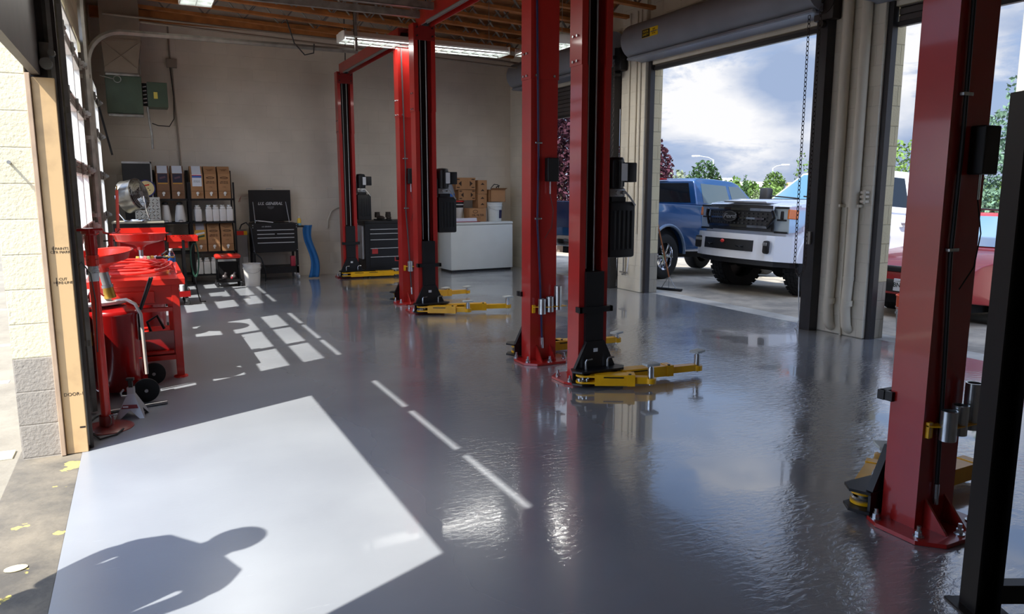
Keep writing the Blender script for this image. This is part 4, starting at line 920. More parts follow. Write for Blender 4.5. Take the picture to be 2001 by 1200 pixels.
for px, nm in ((0.37, 'green'), (0.45, 'white')):
    r = thing('spray_can', '%s spray can standing on the lower tray of the red tool cart' % ('green-banded' if nm == 'green' else 'plain white'), 'spray can', (px, 11.2, 0.131))
    MB().lathe([(0, 0), (0.032, 0), (0.033, 0.15), (0.015, 0.175), (0.0, 0.175)], n=18).build('body', whitelab, r)
    MB().lathe([(0.0335, 0.03), (0.0335, 0.08 if nm == 'green' else 0.05)], n=18).build('label', mat('label_green', srgb(40, 150, 90), 0.5), r)
    MB().cyl((0, 0, 0.175), (0, 0, 0.195), 0.012).build('nozzle', whitelab, r)
r = thing('green_hose', 'green hose hanging in loops from the tool cart', 'hose', (0.60, 11.3, 0))
pp = []
for i in range(90):
    t = i / 90 * math.pi * 2 * 4; pp.append((0.04 + math.cos(t) * 0.05, 0.03 * math.sin(i * 0.13), 0.63 + math.sin(t) * (0.24 + 0.02 * math.sin(i * .4))))
MB().tube(pp, 0.009, n=7).build('coil', mat('hose_green', srgb(38, 78, 62), 0.5), r)
MB().tube([(0.03, 0, 0.36), (0.05, 0, 0.15), (0.08, 0.02, 0.015), (0.15, 0.05, 0.012)], 0.009).build('tail', blackp, r)
# black cabinet with the drum fan on it
r = thing('black_cabinet', 'low black cabinet behind the red tool cart, carrying the fan', 'cabinet', (0.0, 12.3, 0))
MB().bb(-0.36, 0.30, -0.25, 0.25, 0.08, 1.10, bev=0.006).build('body', black, r, smooth=0)
MB().bb(-0.37, 0.31, -0.26, 0.26, 1.10, 1.125, bev=0.004).build('top', mat('cab_top', srgb(150, 146, 130), 0.5, var=.3, vscale=9), r, smooth=0)
MB().lathe([(0, 0), (0.03, 0), (0.03, 0.012), (0, 0.012)], (0.13, -0.25, 0.98), axis=(0, -1, 0), n=22).build('knob', blackp, r)
for px in (0.2, 0.25): MB().ball((px, -0.252, 0.98), 0.008, n=6).build('button', steel, r)
for px in (-0.3, 0.25):
    for py in (-0.2, 0.2): MB().bb(px - 0.03, px + 0.03, py - 0.03, py + 0.03, 0, 0.08).build('foot', blackp, r, smooth=0)
r = thing('drum_fan', 'chrome drum fan tilted on the low black cabinet', 'fan', (-0.08, 12.2, 1.125))
m = MB(); T = Matrix.Translation((0, 0, 0.37)) @ Euler((R(-12), 0, R(58))).to_matrix().to_4x4(); m.M = T
m.lathe([(0.225, -0.11), (0.235, -0.10), (0.225, -0.06), (0.225, 0.06), (0.235, 0.10), (0.225, 0.11), (0.215, 0.10), (0.215, -0.10), (0.225, -0.11)], axis=(0, 1, 0), n=40)
m.build('drum', mat('fan_steel', srgb(128, 124, 116), 0.3, metal=0.85, var=0.3, vscale=9), r)
m = MB(); m.M = T
for s_ in (-1, 1):
    for q in range(1, 7):
        rr2 = 0.225 * q / 7; m.tube([(math.cos(t * math.pi / 12) * rr2, s_ * (0.115 + 0.02 * (1 - q / 7)), math.sin(t * math.pi / 12) * rr2) for t in range(24)], 0.0022, n=4, closed=True)
    for q in range(10):
        t = q * math.pi / 5; m.cyl((0, s_ * 0.135, 0), (math.cos(t) * 0.225, s_ * 0.11, math.sin(t) * 0.225), 0.0022, n=4)
    m.cyl((0, s_ * 0.13, 0), (0, s_ * 0.14, 0), 0.04, n=16)
m.build('grille', steel, r)
m = MB(); m.M = T; m.cyl((0, -0.09, 0), (0, 0.05, 0), 0.055, n=18)
for q in range(4):
    t = q * math.pi / 2 + 0.3; c_, s_ = math.cos(t), math.sin(t)
    m.quad((c_ * 0.05 - s_ * 0.03, -0.02, s_ * 0.05 + c_ * 0.03), (c_ * 0.05 + s_ * 0.03, 0.02, s_ * 0.05 - c_ * 0.03), (c_ * 0.2 + s_ * 0.07, 0.03, s_ * 0.2 - c_ * 0.07), (c_ * 0.2 - s_ * 0.07, -0.03, s_ * 0.2 + c_ * 0.07))
m.build('blades', darkbrown, r)
MB().tube([(-0.22, 0.10, 0.37), (-0.2, 0.05, 0.12), (-0.12, -0.1, 0.012), (0.1, -0.2, 0.012), (0.2, -0.1, 0.02), (0.16, -0.1, 0.2), (0.14, -0.14, 0.37)], 0.012, n=10).tube([(-0.12, -0.1, 0.012), (-0.05, 0.16, 0.012), (0.15, 0.08, 0.012), (0.2, -0.1, 0.02)], 0.012, n=10).build('stand', chrome, r)
# tall black board with a round dial and a tread plate leaning
r = thing('tall_cabinet', 'tall black cabinet against the back wall left of the shelf racks', 'cabinet', (-0.06, 13.75, 0))
MB().bb(-0.15, 0.27, -0.25, 0.25, 0.05, 2.0, bev=0.006).build('body', black, r, smooth=0)
MB().bb(0.255, 0.275, -0.262, -0.25, 0.05, 2.02).bb(-0.15, 0.275, -0.262, -0.25, 1.99, 2.02).build('edge_strip', steel, r, smooth=0)
MB().bb(-0.13, 0.25, -0.2, 0.2, 0, 0.05).build('plinth', blackp, r, smooth=0)
r = thing('round_sign', 'round yellow sign with a blue rim on the tall black cabinet', 'sign', (0.115, 13.485, 1.60), rot=(0, 0, 0))
MB().lathe([(0, 0), (0.135, 0), (0.135, 0.012), (0, 0.012)], (0, 0, 0), axis=(0, -1, 0), n=36).build('rim', mat('rim_blue', srgb(44, 48, 110), 0.4), r)
MB().lathe([(0, 0.0125), (0.118, 0.0125), (0.118, 0.014), (0, 0.014)], (0, 0, 0), axis=(0, -1, 0), n=36).build('face', mat('face_cream', srgb(216, 196, 140), 0.5), r)
MB().box((-0.01, -0.0155, 0.045), (0.12, 0.002, 0.02), rot=(0, R(-12), 0)).build('red_bar', toolred, r, smooth=0)
for a_, b_ in ((0.03, 0.0), (0.05, -0.03), (0.0, -0.05)): MB().box((a_, -0.015, b_), (0.02, 0.002, 0.012)).build('mark', ink, r, smooth=0)
r = thing('tread_plate', 'square sheet of bright tread plate leaning on the tall black cabinet', 'metal sheet', (0.09, 13.42, 1.0), rot=(R(-6), 0, 0))
tread = mat('tread_metal', srgb(176, 176, 170), 0.35, metal=0.6, bump=0.8, bscale=30)
MB().bb(-0.16, 0.21, 0, 0.006, 0.0, 0.46).build('sheet', tread, r, smooth=0)
m = MB()
for i in range(6):
    for j in range(9): m.box((-0.13 + i * 0.06, -0.002, 0.03 + j * 0.048), (0.034, 0.006, 0.008), rot=(0, R(45 if (i + j) % 2 else -45), 0))
m.build('studs', chrome, r, smooth=0, kind='stuff')
r = thing('sheet_crate', 'black steel box on the floor under the tread plate', 'box', (0.07, 13.3, 0)); MB().bb(-0.25, 0.25, -0.14, 0.15, 0.0, 0.98, bev=0.005).build('body', black, r, smooth=0)
MB().bb(-0.2, 0.2, -0.15, -0.142, 0.4, 0.43).build('handle', steel, r, smooth=0)

# ================================================================ SHELF RACKS WITH OIL BOXES
def rack(x0, x1, label, zlev):
    r = thing('shelf_rack', label, 'shelf rack', ((x0 + x1) / 2, 13.74, 0)); w = (x1 - x0) / 2
    for sx in (-1, 1):
        for yy, zt in ((-0.2, 1.70), (0.22, 1.9)):
            MB().bb(sx * w - 0.014, sx * w + 0.014, yy - 0.012, yy + 0.012, 0, zt).build('post', black, r, smooth=0)
    for z in zlev:
        m = MB(); m.bb(-w, w, -0.212, -0.188, z - 0.03, z)
        m.bb(-w, w, 0.2, 0.22, z - 0.03, z)
        for i in range(9): yy = -0.19 + i * 0.049; m.bb(-w, w, yy - 0.003, yy + 0.003, z - 0.008, z)
        m.build('shelf', black, r, smooth=0)
    return r
LV = [0.17, 0.55, 1.05, 1.43]
rack(0.24, 0.735, 'left black shelf rack with two upright oil cartons', LV)
rack(0.76, 1.44, 'right black shelf rack with two rows of oil cartons', LV)
spoutm = mat('spout_white', srgb(222, 218, 208), 0.5)
def oil_box(x, z, kind, label, grp):
    r = thing('oil_carton', label, 'oil carton', (x, 13.70, z), group=grp)
    w = 0.095; d = 0.17; h = 0.53 if kind not in ('low', 'yellow') else 0.46; cb = mat('carton_dark', srgb(122, 88, 62), 0.85, var=.12) if kind in ('photo', 'photo2') else cardboard
    b = MB(); b.prism([(-d, 0), (d, 0), (d, h), (-d + 0.12, h), (-d, h - 0.13)], 'x', -w, w); b.build('box', cb, r, smooth=0)
    y = -d - 0.0015
    MB().bb(-w, w, y, y + 0.001, 0.118, 0.122).build('fold_line', ink, r, smooth=0)
    if kind in ('plain', 'low'):
        p = MB(); p.tube([(math.cos(t * math.pi / 10) * 0.062, y, 0.34 + math.sin(t * math.pi / 10) * 0.016) for t in range(20)], 0.003, n=4, closed=True)
        p.build('logo_ring', ink, r)
        text('print', 'MOTOR OIL', 0.019, (0, y - 0.0005, 0.34), (R(90), 0, 0), ink, r, ext=0.0003)
        text('print', 'SAE 5W-20\nMOTOR OIL', 0.024, (0, y - 0.0005, 0.265), (R(90), 0, 0), ink, r, ext=0.0003, bold=0.0004)
        text('print', '6 GAL', 0.02, (0, y - 0.0005, 0.19), (R(90), 0, 0), ink, r, ext=0.0003)
        a = math.atan2(0.13, 0.12)
        text('print', 'SYNTHETIC\nBLEND', 0.022, (0, -d + 0.058, h - 0.062), (a, 0, 0), ink, r, ext=0.0003)
    elif kind == 'blue':
        MB().bb(-0.07, 0.075, y - 0.001, y, 0.20, 0.40).build('white_label', whitelab, r, smooth=0)
        MB().bb(-0.07, 0.075, y - 0.002, y - 0.001, 0.34, 0.375).build('blue_band', mat('band_blue', srgb(60, 92, 160), 0.5), r, smooth=0)
        MB().bb(-0.07, 0.075, y - 0.002, y - 0.001, 0.375, 0.385).build('red_band', toolred, r, smooth=0)
        text('print', 'SAE 0W-20\nSYNTHETIC', 0.02, (0, y - 0.002, 0.28), (R(90), 0, 0), ink, r, ext=0.0003)
        MB().prism([(-d - 0.001, h - 0.128), (-d + 0.118, h + 0.001), (-d + 0.1175, h + 0.002), (-d - 0.002, h - 0.127)], 'x', -0.07, 0.07).build('white_label', whitelab, r, smooth=0)
    elif kind == 'yellow':
        MB().bb(-0.08, 0.08, y - 0.001, y, 0.20, 0.36).build('picture_label', mat('label_yellow', srgb(196, 150, 60), 0.5), r, smooth=0)
        MB().box((0, y - 0.002, 0.25), (0.14, 0.001, 0.03), rot=(0, R(-12), 0)).build('label_stripe', mat('stripe_green', srgb(40, 74, 50), 0.5), r, smooth=0)
        MB().box((0, y - 0.002, 0.30), (0.14, 0.001, 0.03), rot=(0, R(-12), 0)).build('label_stripe', whitelab, r, smooth=0)
        MB().prism([(-d - 0.001, h - 0.12), (-d + 0.11, h + 0.001), (-d + 0.109, h + 0.002), (-d - 0.002, h - 0.119)], 'x', -0.06, 0.07).build('film_label', mat('film_grey', srgb(160, 156, 160), 0.3), r, smooth=0)
    else:
        MB().bb(-0.072, 0.072, y - 0.001, y, 0.26, 0.40).build('picture_label', mat('label_night', srgb(36, 34, 52), 0.5), r, smooth=0)
        MB().box((0, y - 0.002, 0.34), (0.09, 0.001, 0.03), rot=(0, R(-15), 0)).build('label_stripe', mat('stripe_mauve', srgb(110, 96, 150) if kind == 'photo2' else srgb(90, 60, 70), 0.5), r, smooth=0)
        MB().bb(-0.072, 0.072, y - 0.001, y, 0.24, 0.255).build('label_edge', mat('label_amber', srgb(190, 140, 50), 0.5), r, smooth=0)
        MB().prism([(-d - 0.001, h - 0.12), (-d + 0.11, h + 0.001), (-d + 0.109, h + 0.002), (-d - 0.002, h - 0.119)], 'x', -0.075, 0.075).build('film_label', whitelab, r, smooth=0)
    s = MB().cyl((0, y, 0.085), (0, y - 0.03, 0.085), 0.02, n=14).ball((0.004, y - 0.035, 0.09), 0.024, (1, 0.8, 1.0), n=8).cyl((0, y - 0.035, 0.085), (0.0, y - 0.04, 0.045), 0.012, n=10).build('spout', spoutm, r)
    return r
def jug(x, z, kind, label, grp, dx=0):
    r = thing('plastic_jug', label, 'jug', (x, 13.60, z), R(dx), group=grp)
    if kind == 'cone':
        MB().lathe([(0, 0), (0.082, 0), (0.086, 0.01), (0.085, 0.06), (0.06, 0.25), (0.05, 0.275), (0.03, 0.285), (0, 0.285)], n=24).build('body', softw, r)
        MB().lathe([(0.0, 0.285), (0.045, 0.285), (0.045, 0.315), (0.02, 0.325), (0, 0.325)], n=18).build('cap', blackp, r)
        MB().tube([(-0.03, -0.09, 0.0), (-0.03, -0.09, 0.03), (0.03, -0.09, 0.03), (0.03, -0.09, 0.0)], 0.004, n=6).build('wire_clip', black, r)
    else:
        m = MB(); m.box((0, 0, 0.105), (0.107, 0.16, 0.21), bev=0.018); m.box((0, 0, 0.225), (0.085, 0.12, 0.04), bev=0.015).cyl((0, 0, 0.235), (0, 0, 0.262), 0.032, n=16)
        m.build('body', softw, r); MB().cyl((0, 0, 0.258), (0, 0, 0.272), 0.036, n=16).build('cap', white_plastic, r)
        MB().bb(-0.03, 0.03, -0.0765, -0.0755, 0.15, 0.16).build('level_mark', ink, r, smooth=0)
    return r
g1, g2, g3 = 'oil cartons on the upper shelves', 'oil cartons on the lower shelf', 'measuring jugs under the oil cartons'
oil_box(0.365, 1.432, 'photo', 'oil carton with a dark picture label, leftmost on the racks', g1)
oil_box(0.585, 1.432, 'photo2', 'oil carton with a dark purple picture label, second from the left', g1)
oil_box(0.875, 1.432, 'blue', 'oil carton with a white label and a blue band on the top shelf', g1)
oil_box(1.085, 1.432, 'plain', 'plain brown oil carton in the middle of the right rack top shelf', g1)
oil_box(1.30, 1.432, 'plain', 'plain brown oil carton at the right end of the top shelf', g1)
oil_box(0.875, 0.552, 'yellow', 'oil carton with a yellow picture label on the lower shelf', g2)
oil_box(1.085, 0.552, 'low', 'plain brown oil carton in the middle of the lower shelf', g2)
oil_box(1.30, 0.552, 'low', 'plain brown oil carton at the right end of the lower shelf', g2)
jug(0.375, 1.051, 'cone', 'cone-shaped white jug with black cap, below the leftmost carton', g3)
jug(0.595, 1.051, 'cone', 'cone-shaped white jug with black cap, below the purple-label carton', g3)
jug(0.86, 1.051, 'sq', 'square white jug alone under the blue-band carton', g3, 10)
for i, (x, lb) in enumerate(((1.035, 'left square white jug of the pair under the middle top carton'), (1.143, 'right square white jug of the pair under the middle top carton'), (1.252, 'left square white jug of the pair under the right top carton'), (1.36, 'right square white jug of the pair under the right top carton'))):
    jug(x, 1.051, 'sq', lb, g3, 0)
for i, (x, lb) in enumerate(((0.84, 'bottom shelf square jug furthest left'), (0.955, 'bottom shelf square jug second from the left'), (1.07, 'bottom shelf square jug third from the left'), (1.19, 'bottom shelf square jug right behind the red stool seat'))):
    jug(x, 0.171, 'sq', lb, g3, 0)
r = thing('amber_box', 'small dark box on the shelf of the left rack below the jugs', 'box', (0.36, 13.62, 0.552)); MB().bb(-0.09, 0.09, -0.1, 0.1, 0, 0.34, bev=0.004).build('box', mat('dim_box', srgb(92, 74, 70), .7), r, smooth=0); MB().bb(-0.07, 0.08, -0.102, -0.1, 0.2, 0.32).build('label', mat('dim_label', srgb(128, 118, 122), .5), r, smooth=0)

# ================================================================ BACK WALL ITEMS
# black roll cart with open lid
r = thing('tool_chest', 'open black roller tool chest with raised lid on the back wall', 'tool chest', (2.08, 13.72, 0))
MB().bb(-0.38, 0.38, -0.22, 0.22, 0.50, 1.0, bev=0.006).build('body', black, r, smooth=0)
lid = MB().bb(-0.355, 0.36, 0.20, 0.235, 1.02, 1.57, bev=0.006).build('lid', black, r, smooth=0)
MB().tube([(-0.05, 0.2, 1.57), (-0.05, 0.2, 1.60), (0.05, 0.2, 1.60), (0.05, 0.2, 1.57)], 0.006).build('lid_handle', silver, lid)
text('lid_lettering', 'U.S. GENERAL', 0.07, (0.0, 0.197, 1.33), (R(90), 0, 0), mat('letter_grey', srgb(176, 176, 178), .5), lid, shear=0.35, bold=0.0018, sx=0.98)
MB().prism([(-0.05, 1.285), (0.07, 1.285), (0.06, 1.25), (0.01, 1.23), (-0.04, 1.25)], 'y', 0.198, 0.1995).build('lid_emblem', mat('dim_letters', srgb(70, 70, 72), .5), lid, smooth=0)
for sx in (-0.29, 0.29): MB().cyl((sx, 0.0, 0.99), (sx + (0.0 if sx < 0 else -0.02), 0.19, 1.36), 0.007).build('gas_strut', silver, lid)
text('body_lettering', 'U.S. GENERAL', 0.026, (-0.14, -0.222, 0.945), (R(90), 0, 0), silver, r, shear=0.3, bold=0.001)
for z, x0, x1 in ((0.885, -0.31, 0.33), (0.815, -0.31, 0.0), (0.815, 0.02, 0.33), (0.75, -0.31, 0.33), (0.665, -0.31, 0.33)):
    d = MB().bb(x0, x1, -0.226, -0.22, z - 0.055, z + 0.006).build('drawer', black, r, smooth=0)
    MB().bb(x0 + 0.01, x1 - 0.01, -0.236, -0.226, z - 0.008, z + 0.008, bev=0.003).build('drawer_pull', silver, d, smooth=0)
for sx in (-0.36, 0.36):
    for sy in (-0.2, 0.2):
        MB().bb(sx - 0.02, sx + 0.02, sy - 0.02, sy + 0.02, 0.12, 0.52).build('leg', black, r, smooth=0)
        c = MB().bb(sx - 0.025, sx + 0.025, sy - 0.02, sy + 0.02, 0.07, 0.13).build('caster', silver, r, smooth=0)
        MB().lathe([(0, -0.015), (0.055, -0.015), (0.055, 0.015), (0, 0.015)], (sx, sy, 0.056), axis=(1, 0.25, 0), n=22).build('wheel', silver, c)
MB().bb(-0.38, 0.38, -0.22, 0.22, 0.13, 0.24).build('bottom_tray', black, r, smooth=0)
for sx in (-0.365, 0.365):
    for z in (0.97, 0.93, 0.53, 0.25): MB().cyl((sx, -0.222, z), (sx, -0.228, z), 0.008, n=8).build('bolt', silver, r)
MB().bb(0.25, 0.33, -0.2, -0.1, 0.24, 0.42, bev=0.01).build('red_jug', mat('muted_red', srgb(150, 40, 56), .5), r)
MB().bb(0.38, 0.50, -0.2, 0.2, 0.92, 0.95, bev=0.003).build('side_shelf', black, r, smooth=0)
r = thing('wrench', 'long silver wrench lying across the open tool chest', 'wrench', (1.93, 13.52, 1.008)); MB().tube([(-0.13, 0, 0.04), (0.13, 0.01, 0.006)], 0.011).build('shank', silver, r); MB().lathe([(0.012, -0.006), (0.026, -0.006), (0.026, 0.006), (0.012, 0.006)], (-0.145, 0, 0.042), n=14).build('jaw', silver, r)
r = thing('spray_bottle', 'yellow squeeze bottle on the side shelf of the tool chest', 'bottle', (2.515, 13.6, 0.951))
MB().lathe([(0, 0), (0.034, 0), (0.034, 0.10), (0.018, 0.13), (0.0, 0.13)], n=18).build('body', mat('bottle_yellow', srgb(206, 170, 60), .5), r); MB().cyl((0, 0, 0.13), (0, 0, 0.17), 0.012, 0.006).build('nozzle', whitelab, r)
MB().lathe([(0.0345, 0.0), (0.0345, 0.04)], n=18).build('label', mat('label_sky', srgb(120, 170, 190), .5), r)
# blue fender cover
bl = mat('blue_cover', srgb(26, 92, 150), 0.6, bump=0.3, bscale=20); MBx = MB()
pts = []; NX, NZ = 10, 22
o_ = []
for j in range(NZ + 1):
    z = 0.02 + j * (0.93 / NZ); row = []
    for i in range(NX + 1):
        s_ = i / NX; bow = 0.05 * math.sin(z * 6.0); wdt = 0.17 - 0.03 * math.sin(z * 3.2)
        x = 2.73 + bow + (s_ - 0.5) * wdt + (0.95 - z) * 0.03 - 0.04; y = 13.62 - 0.05 * math.sin(s_ * math.pi * 3 + z * 3) * 0.5 + (0.95 - z) * (-0.05)
        row.append(MBx.bm.verts.new((x, y, z)))
    o_.append(row)
for a, b in zip(o_, o_[1:]):
    for i in range(NX): MBx.bm.faces.new((a[i], a[i + 1], b[i + 1], b[i]))
oo = MBx.build('fender_cover', bl, smooth=80); md = oo.modifiers.new('thick', 'SOLIDIFY'); md.thickness = 0.012
tag(oo, 'long blue padded fender cover hanging from the tool chest to the floor', 'fender cover')
# stool, bucket, tall grey carton, bag, cord
r = thing('mechanic_stool', 'low rolling mechanic stool with a bright red seat', 'stool', (1.24, 13.12, 0))
MB().bb(-0.2, 0.2, -0.13, 0.13, 0.46, 0.53, bev=0.03).build('seat', toolred, r)
MB().bb(-0.16, 0.12, -0.135, -0.125, 0.42, 0.455).build('drawer_front', steel, r, smooth=0)
m = MB(); m.bb(-0.18, 0.18, -0.1, 0.12, 0.40, 0.46)
for sx in (-1, 1):
    for sy in (-0.1, 0.1): m.cyl((sx * 0.17, sy, 0.10), (sx * 0.165, sy, 0.42), 0.013)
m.bb(-0.18, 0.18, 0.10, 0.11, 0.12, 0.42)
m.build('frame', black, r, smooth=40)
MB().bb(-0.2, 0.2, -0.15, 0.14, 0.085, 0.10).bb(-0.2, 0.2, -0.155, -0.15, 0.085, 0.125).build('tray', black, r, smooth=0)
for sx in (-0.18, 0.18):
    for sy in (-0.13, 0.13):
        c = MB().cyl((sx, sy, 0.04), (sx, sy, 0.09), 0.012).build('caster', silver, r); MB().lathe([(0, -0.012), (0.034, -0.012), (0.034, 0.012), (0, 0.012)], (sx, sy, 0.034), axis=(0.8, 0.5, 0), n=16).build('wheel', blackp, c)
for px, lb in ((1.17, 'dark air tool resting on the stool tray, left one'), (1.31, 'grey and red air tool resting on the stool tray, right one')):
    r = thing('air_tool', lb, 'air tool', (px, 13.06, 0.101)); MB().ball((0, 0, 0.05), 0.05, (1, 1, 1), n=8).cyl((0, 0, 0.05), (0.03, 0, 0.13), 0.02).build('body', mat('tool_grey', srgb(92, 86, 86), .4, metal=.5), r)
    MB().cyl((-0.02, -0.03, 0.05), (-0.04, -0.07, 0.03), 0.015).build('anvil', mat('muted_red', (0,0,0,1)) if px > 1.2 else steel, r)
def bucket(loc, r0, r1, h, label, m_, lidm=None, name='bucket', lab=None):
    r = thing(name, label, 'bucket', loc)
    m = MB().lathe([(0, 0.0), (r0, 0.0), (r0 + 0.002, 0.01), (r1 * 0.97, h - 0.08), (r1 + 0.006, h - 0.078), (r1 + 0.006, h - 0.062), (r1 * 0.98, h - 0.06), (r1, h - 0.012), (r1 + 0.008, h - 0.01), (r1 + 0.008, h), (r1 - 0.006, h), (r0 - 0.004, 0.02), (0, 0.02)], n=36)
    b = m.build('pail', m_, r)
    if lidm: MB().lathe([(0, h + 0.006), (r1, h + 0.006), (r1 + 0.012, h), (r1 + 0.012, h - 0.02), (r1 + 0.007, h - 0.02)], n=36).build('lid', lidm, r)
    else:
        MB().tube([(math.cos(R(a)) * (r1 + 0.01), -math.sin(R(a)) * (r1 + 0.02), h - 0.04 - 0.11 * math.sin(R(a))) for a in range(0, 181, 12)], 0.003, n=6).build('wire_handle', steel, r)
    return r
bucket((1.60, 12.98, 0), 0.115, 0.14, 0.37, 'white plastic bucket on the floor beside the red stool', softw)
r = thing('tall_carton', 'tall grey carton with a red and yellow top band, between rack and tool chest', 'carton', (1.555, 13.82, 0))
MB().bb(-0.085, 0.085, -0.12, 0.12, 0, 0.88, bev=0.003).build('body', mat('carton_grey', srgb(118, 112, 110), .7, var=.1), r, smooth=0)
MB().bb(-0.086, 0.03, -0.122, -0.12, 0.80, 0.87).build('red_band', toolred, r, smooth=0); MB().bb(0.03, 0.086, -0.122, -0.12, 0.80, 0.87).build('yellow_band', yellow, r, smooth=0)
MB().bb(-0.0, 0.08, -0.122, -0.12, 0.08, 0.42).build('pale_panel', mat('panel_pale', srgb(150, 146, 142), .6), r, smooth=0)
tag(MB().tube([(1.52, 13.68, 0.90), (1.55, 13.66, 0.98), (1.62, 13.6, 1.02), (1.68, 13.46, 0.93), (1.70, 13.44, 0.7), (1.72, 13.40, 0.5), (1.80, 13.30, 0.42), (1.86, 13.3, 0.2), (1.86, 13.35, 0.012)], 0.011).build('power_cord', blackp), 'black cord looping from the tall carton down beside the tool chest', 'cord')
# wall hose stub and scribble
tag(MB().tube([(3.12, YB - 0.02, 0.86), (3.13, YB - 0.02, 1.02), (3.2, YB - 0.03, 1.18), (3.32, YB - 0.02, 1.25), (3.46, YB - 0.01, 1.26)], 0.014).build('wall_pipe', mat('cream_pipe', srgb(190, 182, 166), .5)), 'short curved cream pipe on the back wall beside the farthest lift', 'pipe')
tag(MB().tube([(1.57, YB - 0.004, 1.36), (1.60, YB - 0.004, 1.42), (1.62, YB - 0.004, 1.46), (1.60, YB - 0.004, 1.39), (1.575, YB - 0.004, 1.36), (1.61, YB - 0.004, 1.375)], 0.0025, n=5).build('red_scribble', mat('crayon_red', srgb(190, 90, 90), .7)), 'small red crayon scribble on the back wall over the grey carton', 'scribble')
# second tool chest behind the farthest lift
r = thing('tool_chest', 'second black tool chest with red stickers, standing behind the farthest lift', 'tool chest', (4.10, 13.80, 0))
MB().bb(-0.42, 0.42, -0.26, 0.26, 0.09, 0.95, bev=0.006).build('body', black, r, smooth=0)
MB().bb(-0.43, 0.43, -0.27, 0.27, 0.95, 1.01, bev=0.01).build('top', blackp, r, smooth=0)
for i, z in enumerate((0.85, 0.77, 0.66, 0.50, 0.34)):
    h_ = (0.07, 0.09, 0.14, 0.14, 0.2)[i]
    d = MB().bb(-0.34, 0.38, -0.268, -0.26, z - h_, z + 0.006).build('drawer', black, r, smooth=0); MB().bb(-0.33, 0.37, -0.28, -0.268, z - 0.008, z + 0.006, bev=0.003).build('drawer_pull', silver, d, smooth=0)
for a_, z in ((-0.30, 0.40), (0.13, 0.25)): MB().bb(a_, a_ + 0.11, -0.271, -0.269, z, z + 0.09).build('red_sticker', mat('sticker_red', srgb(176, 50, 50), .5), r, smooth=0)
MB().bb(-0.47, -0.42, -0.2, 0.2, 0.3, 0.92, bev=0.01).build('side_handle', silver, r, smooth=0)
for sx in (-0.35, 0.35): MB().lathe([(0, -0.02), (0.05, -0.02), (0.05, 0.02), (0, 0.02)], (sx, -0.2, 0.05), axis=(1, 0.2, 0), n=18).build('wheel', blackp, r)
bootm = mat('boot_leather', srgb(54, 46, 42), .7, var=.3, vscale=12)
for i, (bx, by, rz, lb) in enumerate(((3.98, 13.7, 25, 'left worn dark work boot on the second tool chest'), (4.17, 13.68, -10, 'right worn dark work boot on the second tool chest'))):
    r = thing('work_boot', lb, 'boot', (bx, by, 1.012), R(rz), group='work boots')
    m = MB(); m.lathe([(0.05, 0.05), (0.052, 0.1), (0.046, 0.13), (0.05, 0.15), (0.043, 0.15), (0.038, 0.12), (0.0, 0.1)], (0, 0.02, 0), n=16); m.ball((0, -0.07, 0.045), 0.055, (0.85, 1.9, 0.75), n=8); m.build('upper', bootm, r)
    MB().box((0, -0.045, 0.012), (0.09, 0.26, 0.024), bev=0.01).build('sole', rubber, r)
# white chest freezer and what stands on it
r = thing('chest_freezer', 'white chest freezer in the far right corner', 'chest freezer', (5.93, 13.62, 0), R(2.2))
fz = mat('freezer_white', srgb(196, 200, 196), 0.35, var=.06, vscale=2)
MB().bb(-0.67, 0.67, -0.30, 0.30, 0.04, 0.90, bev=0.012).build('body', fz, r); MB().bb(-0.675, 0.675, -0.305, 0.305, 0.905, 0.955, bev=0.015).build('lid', fz, r)
MB().bb(-0.64, 0.64, -0.27, 0.27, 0.0, 0.04).build('base', blackp, r, smooth=0)
def carton(loc, s, rz, label, body=None, mark='diamond', grp='brown cartons on the freezer'):
    r = thing('carton', label, 'carton', loc, R(rz), group=grp); x, y, z = (q / 2 for q in s)
    MB().bb(-x, x, -y, y, 0, s[2], bev=0.003).build('box', body or cardboard, r, smooth=0); f = -y - 0.001; p = MB()
    if mark == 'diamond':
        for q in (-1, 1):
            c_ = q * x * 0.42; p.prism([(c_, z - z * 0.45), (c_ + q * x * 0.3, z), (c_, z + z * 0.45)], 'y', f, f + 0.0008)
        for q in (-1, 1):
            p.box((q * x * 0.75, f, z * 0.35), (x * 0.3, 0.001, z * 0.16)); p.box((q * x * 0.75, f, z * 1.7), (x * 0.3, 0.001, z * 0.16))
        p.build('printed_diamonds', ink, r, smooth=0)
    elif mark == 'up':
        for c_ in (0.55, 1.45):
            p.prism([(-x * .45, z * c_ - z * .12), (x * .45, z * c_ - z * .12), (0, z * c_ + z * .18)], 'y', f, f + 0.0008)
        p.build('printed_arrows', ink, r, smooth=0)
    elif mark == 'text':
        p.tube([(-x * .3 + math.cos(t * math.pi / 8) * x * .28, f, z * 1.5 + math.sin(t * math.pi / 8) * z * .22) for t in range(16)], 0.004, n=4, closed=True); p.build('printed_ring', ink, r)
        text('print', 'OIL FILTER', s[0] * 0.15, (0, f, z * 0.95), (R(90), 0, 0), ink, r, ext=0.0004, bold=0.001); text('print', 'QTY 12', s[0] * 0.09, (0, f, z * 0.55), (R(90), 0, 0), ink, r, ext=0.0004)
    return r
FT = 0.957
bucket((5.58, 13.72, FT), 0.10, 0.125, 0.40, 'low pail on the freezer with a white lower label and a red lid', softw, toolred)

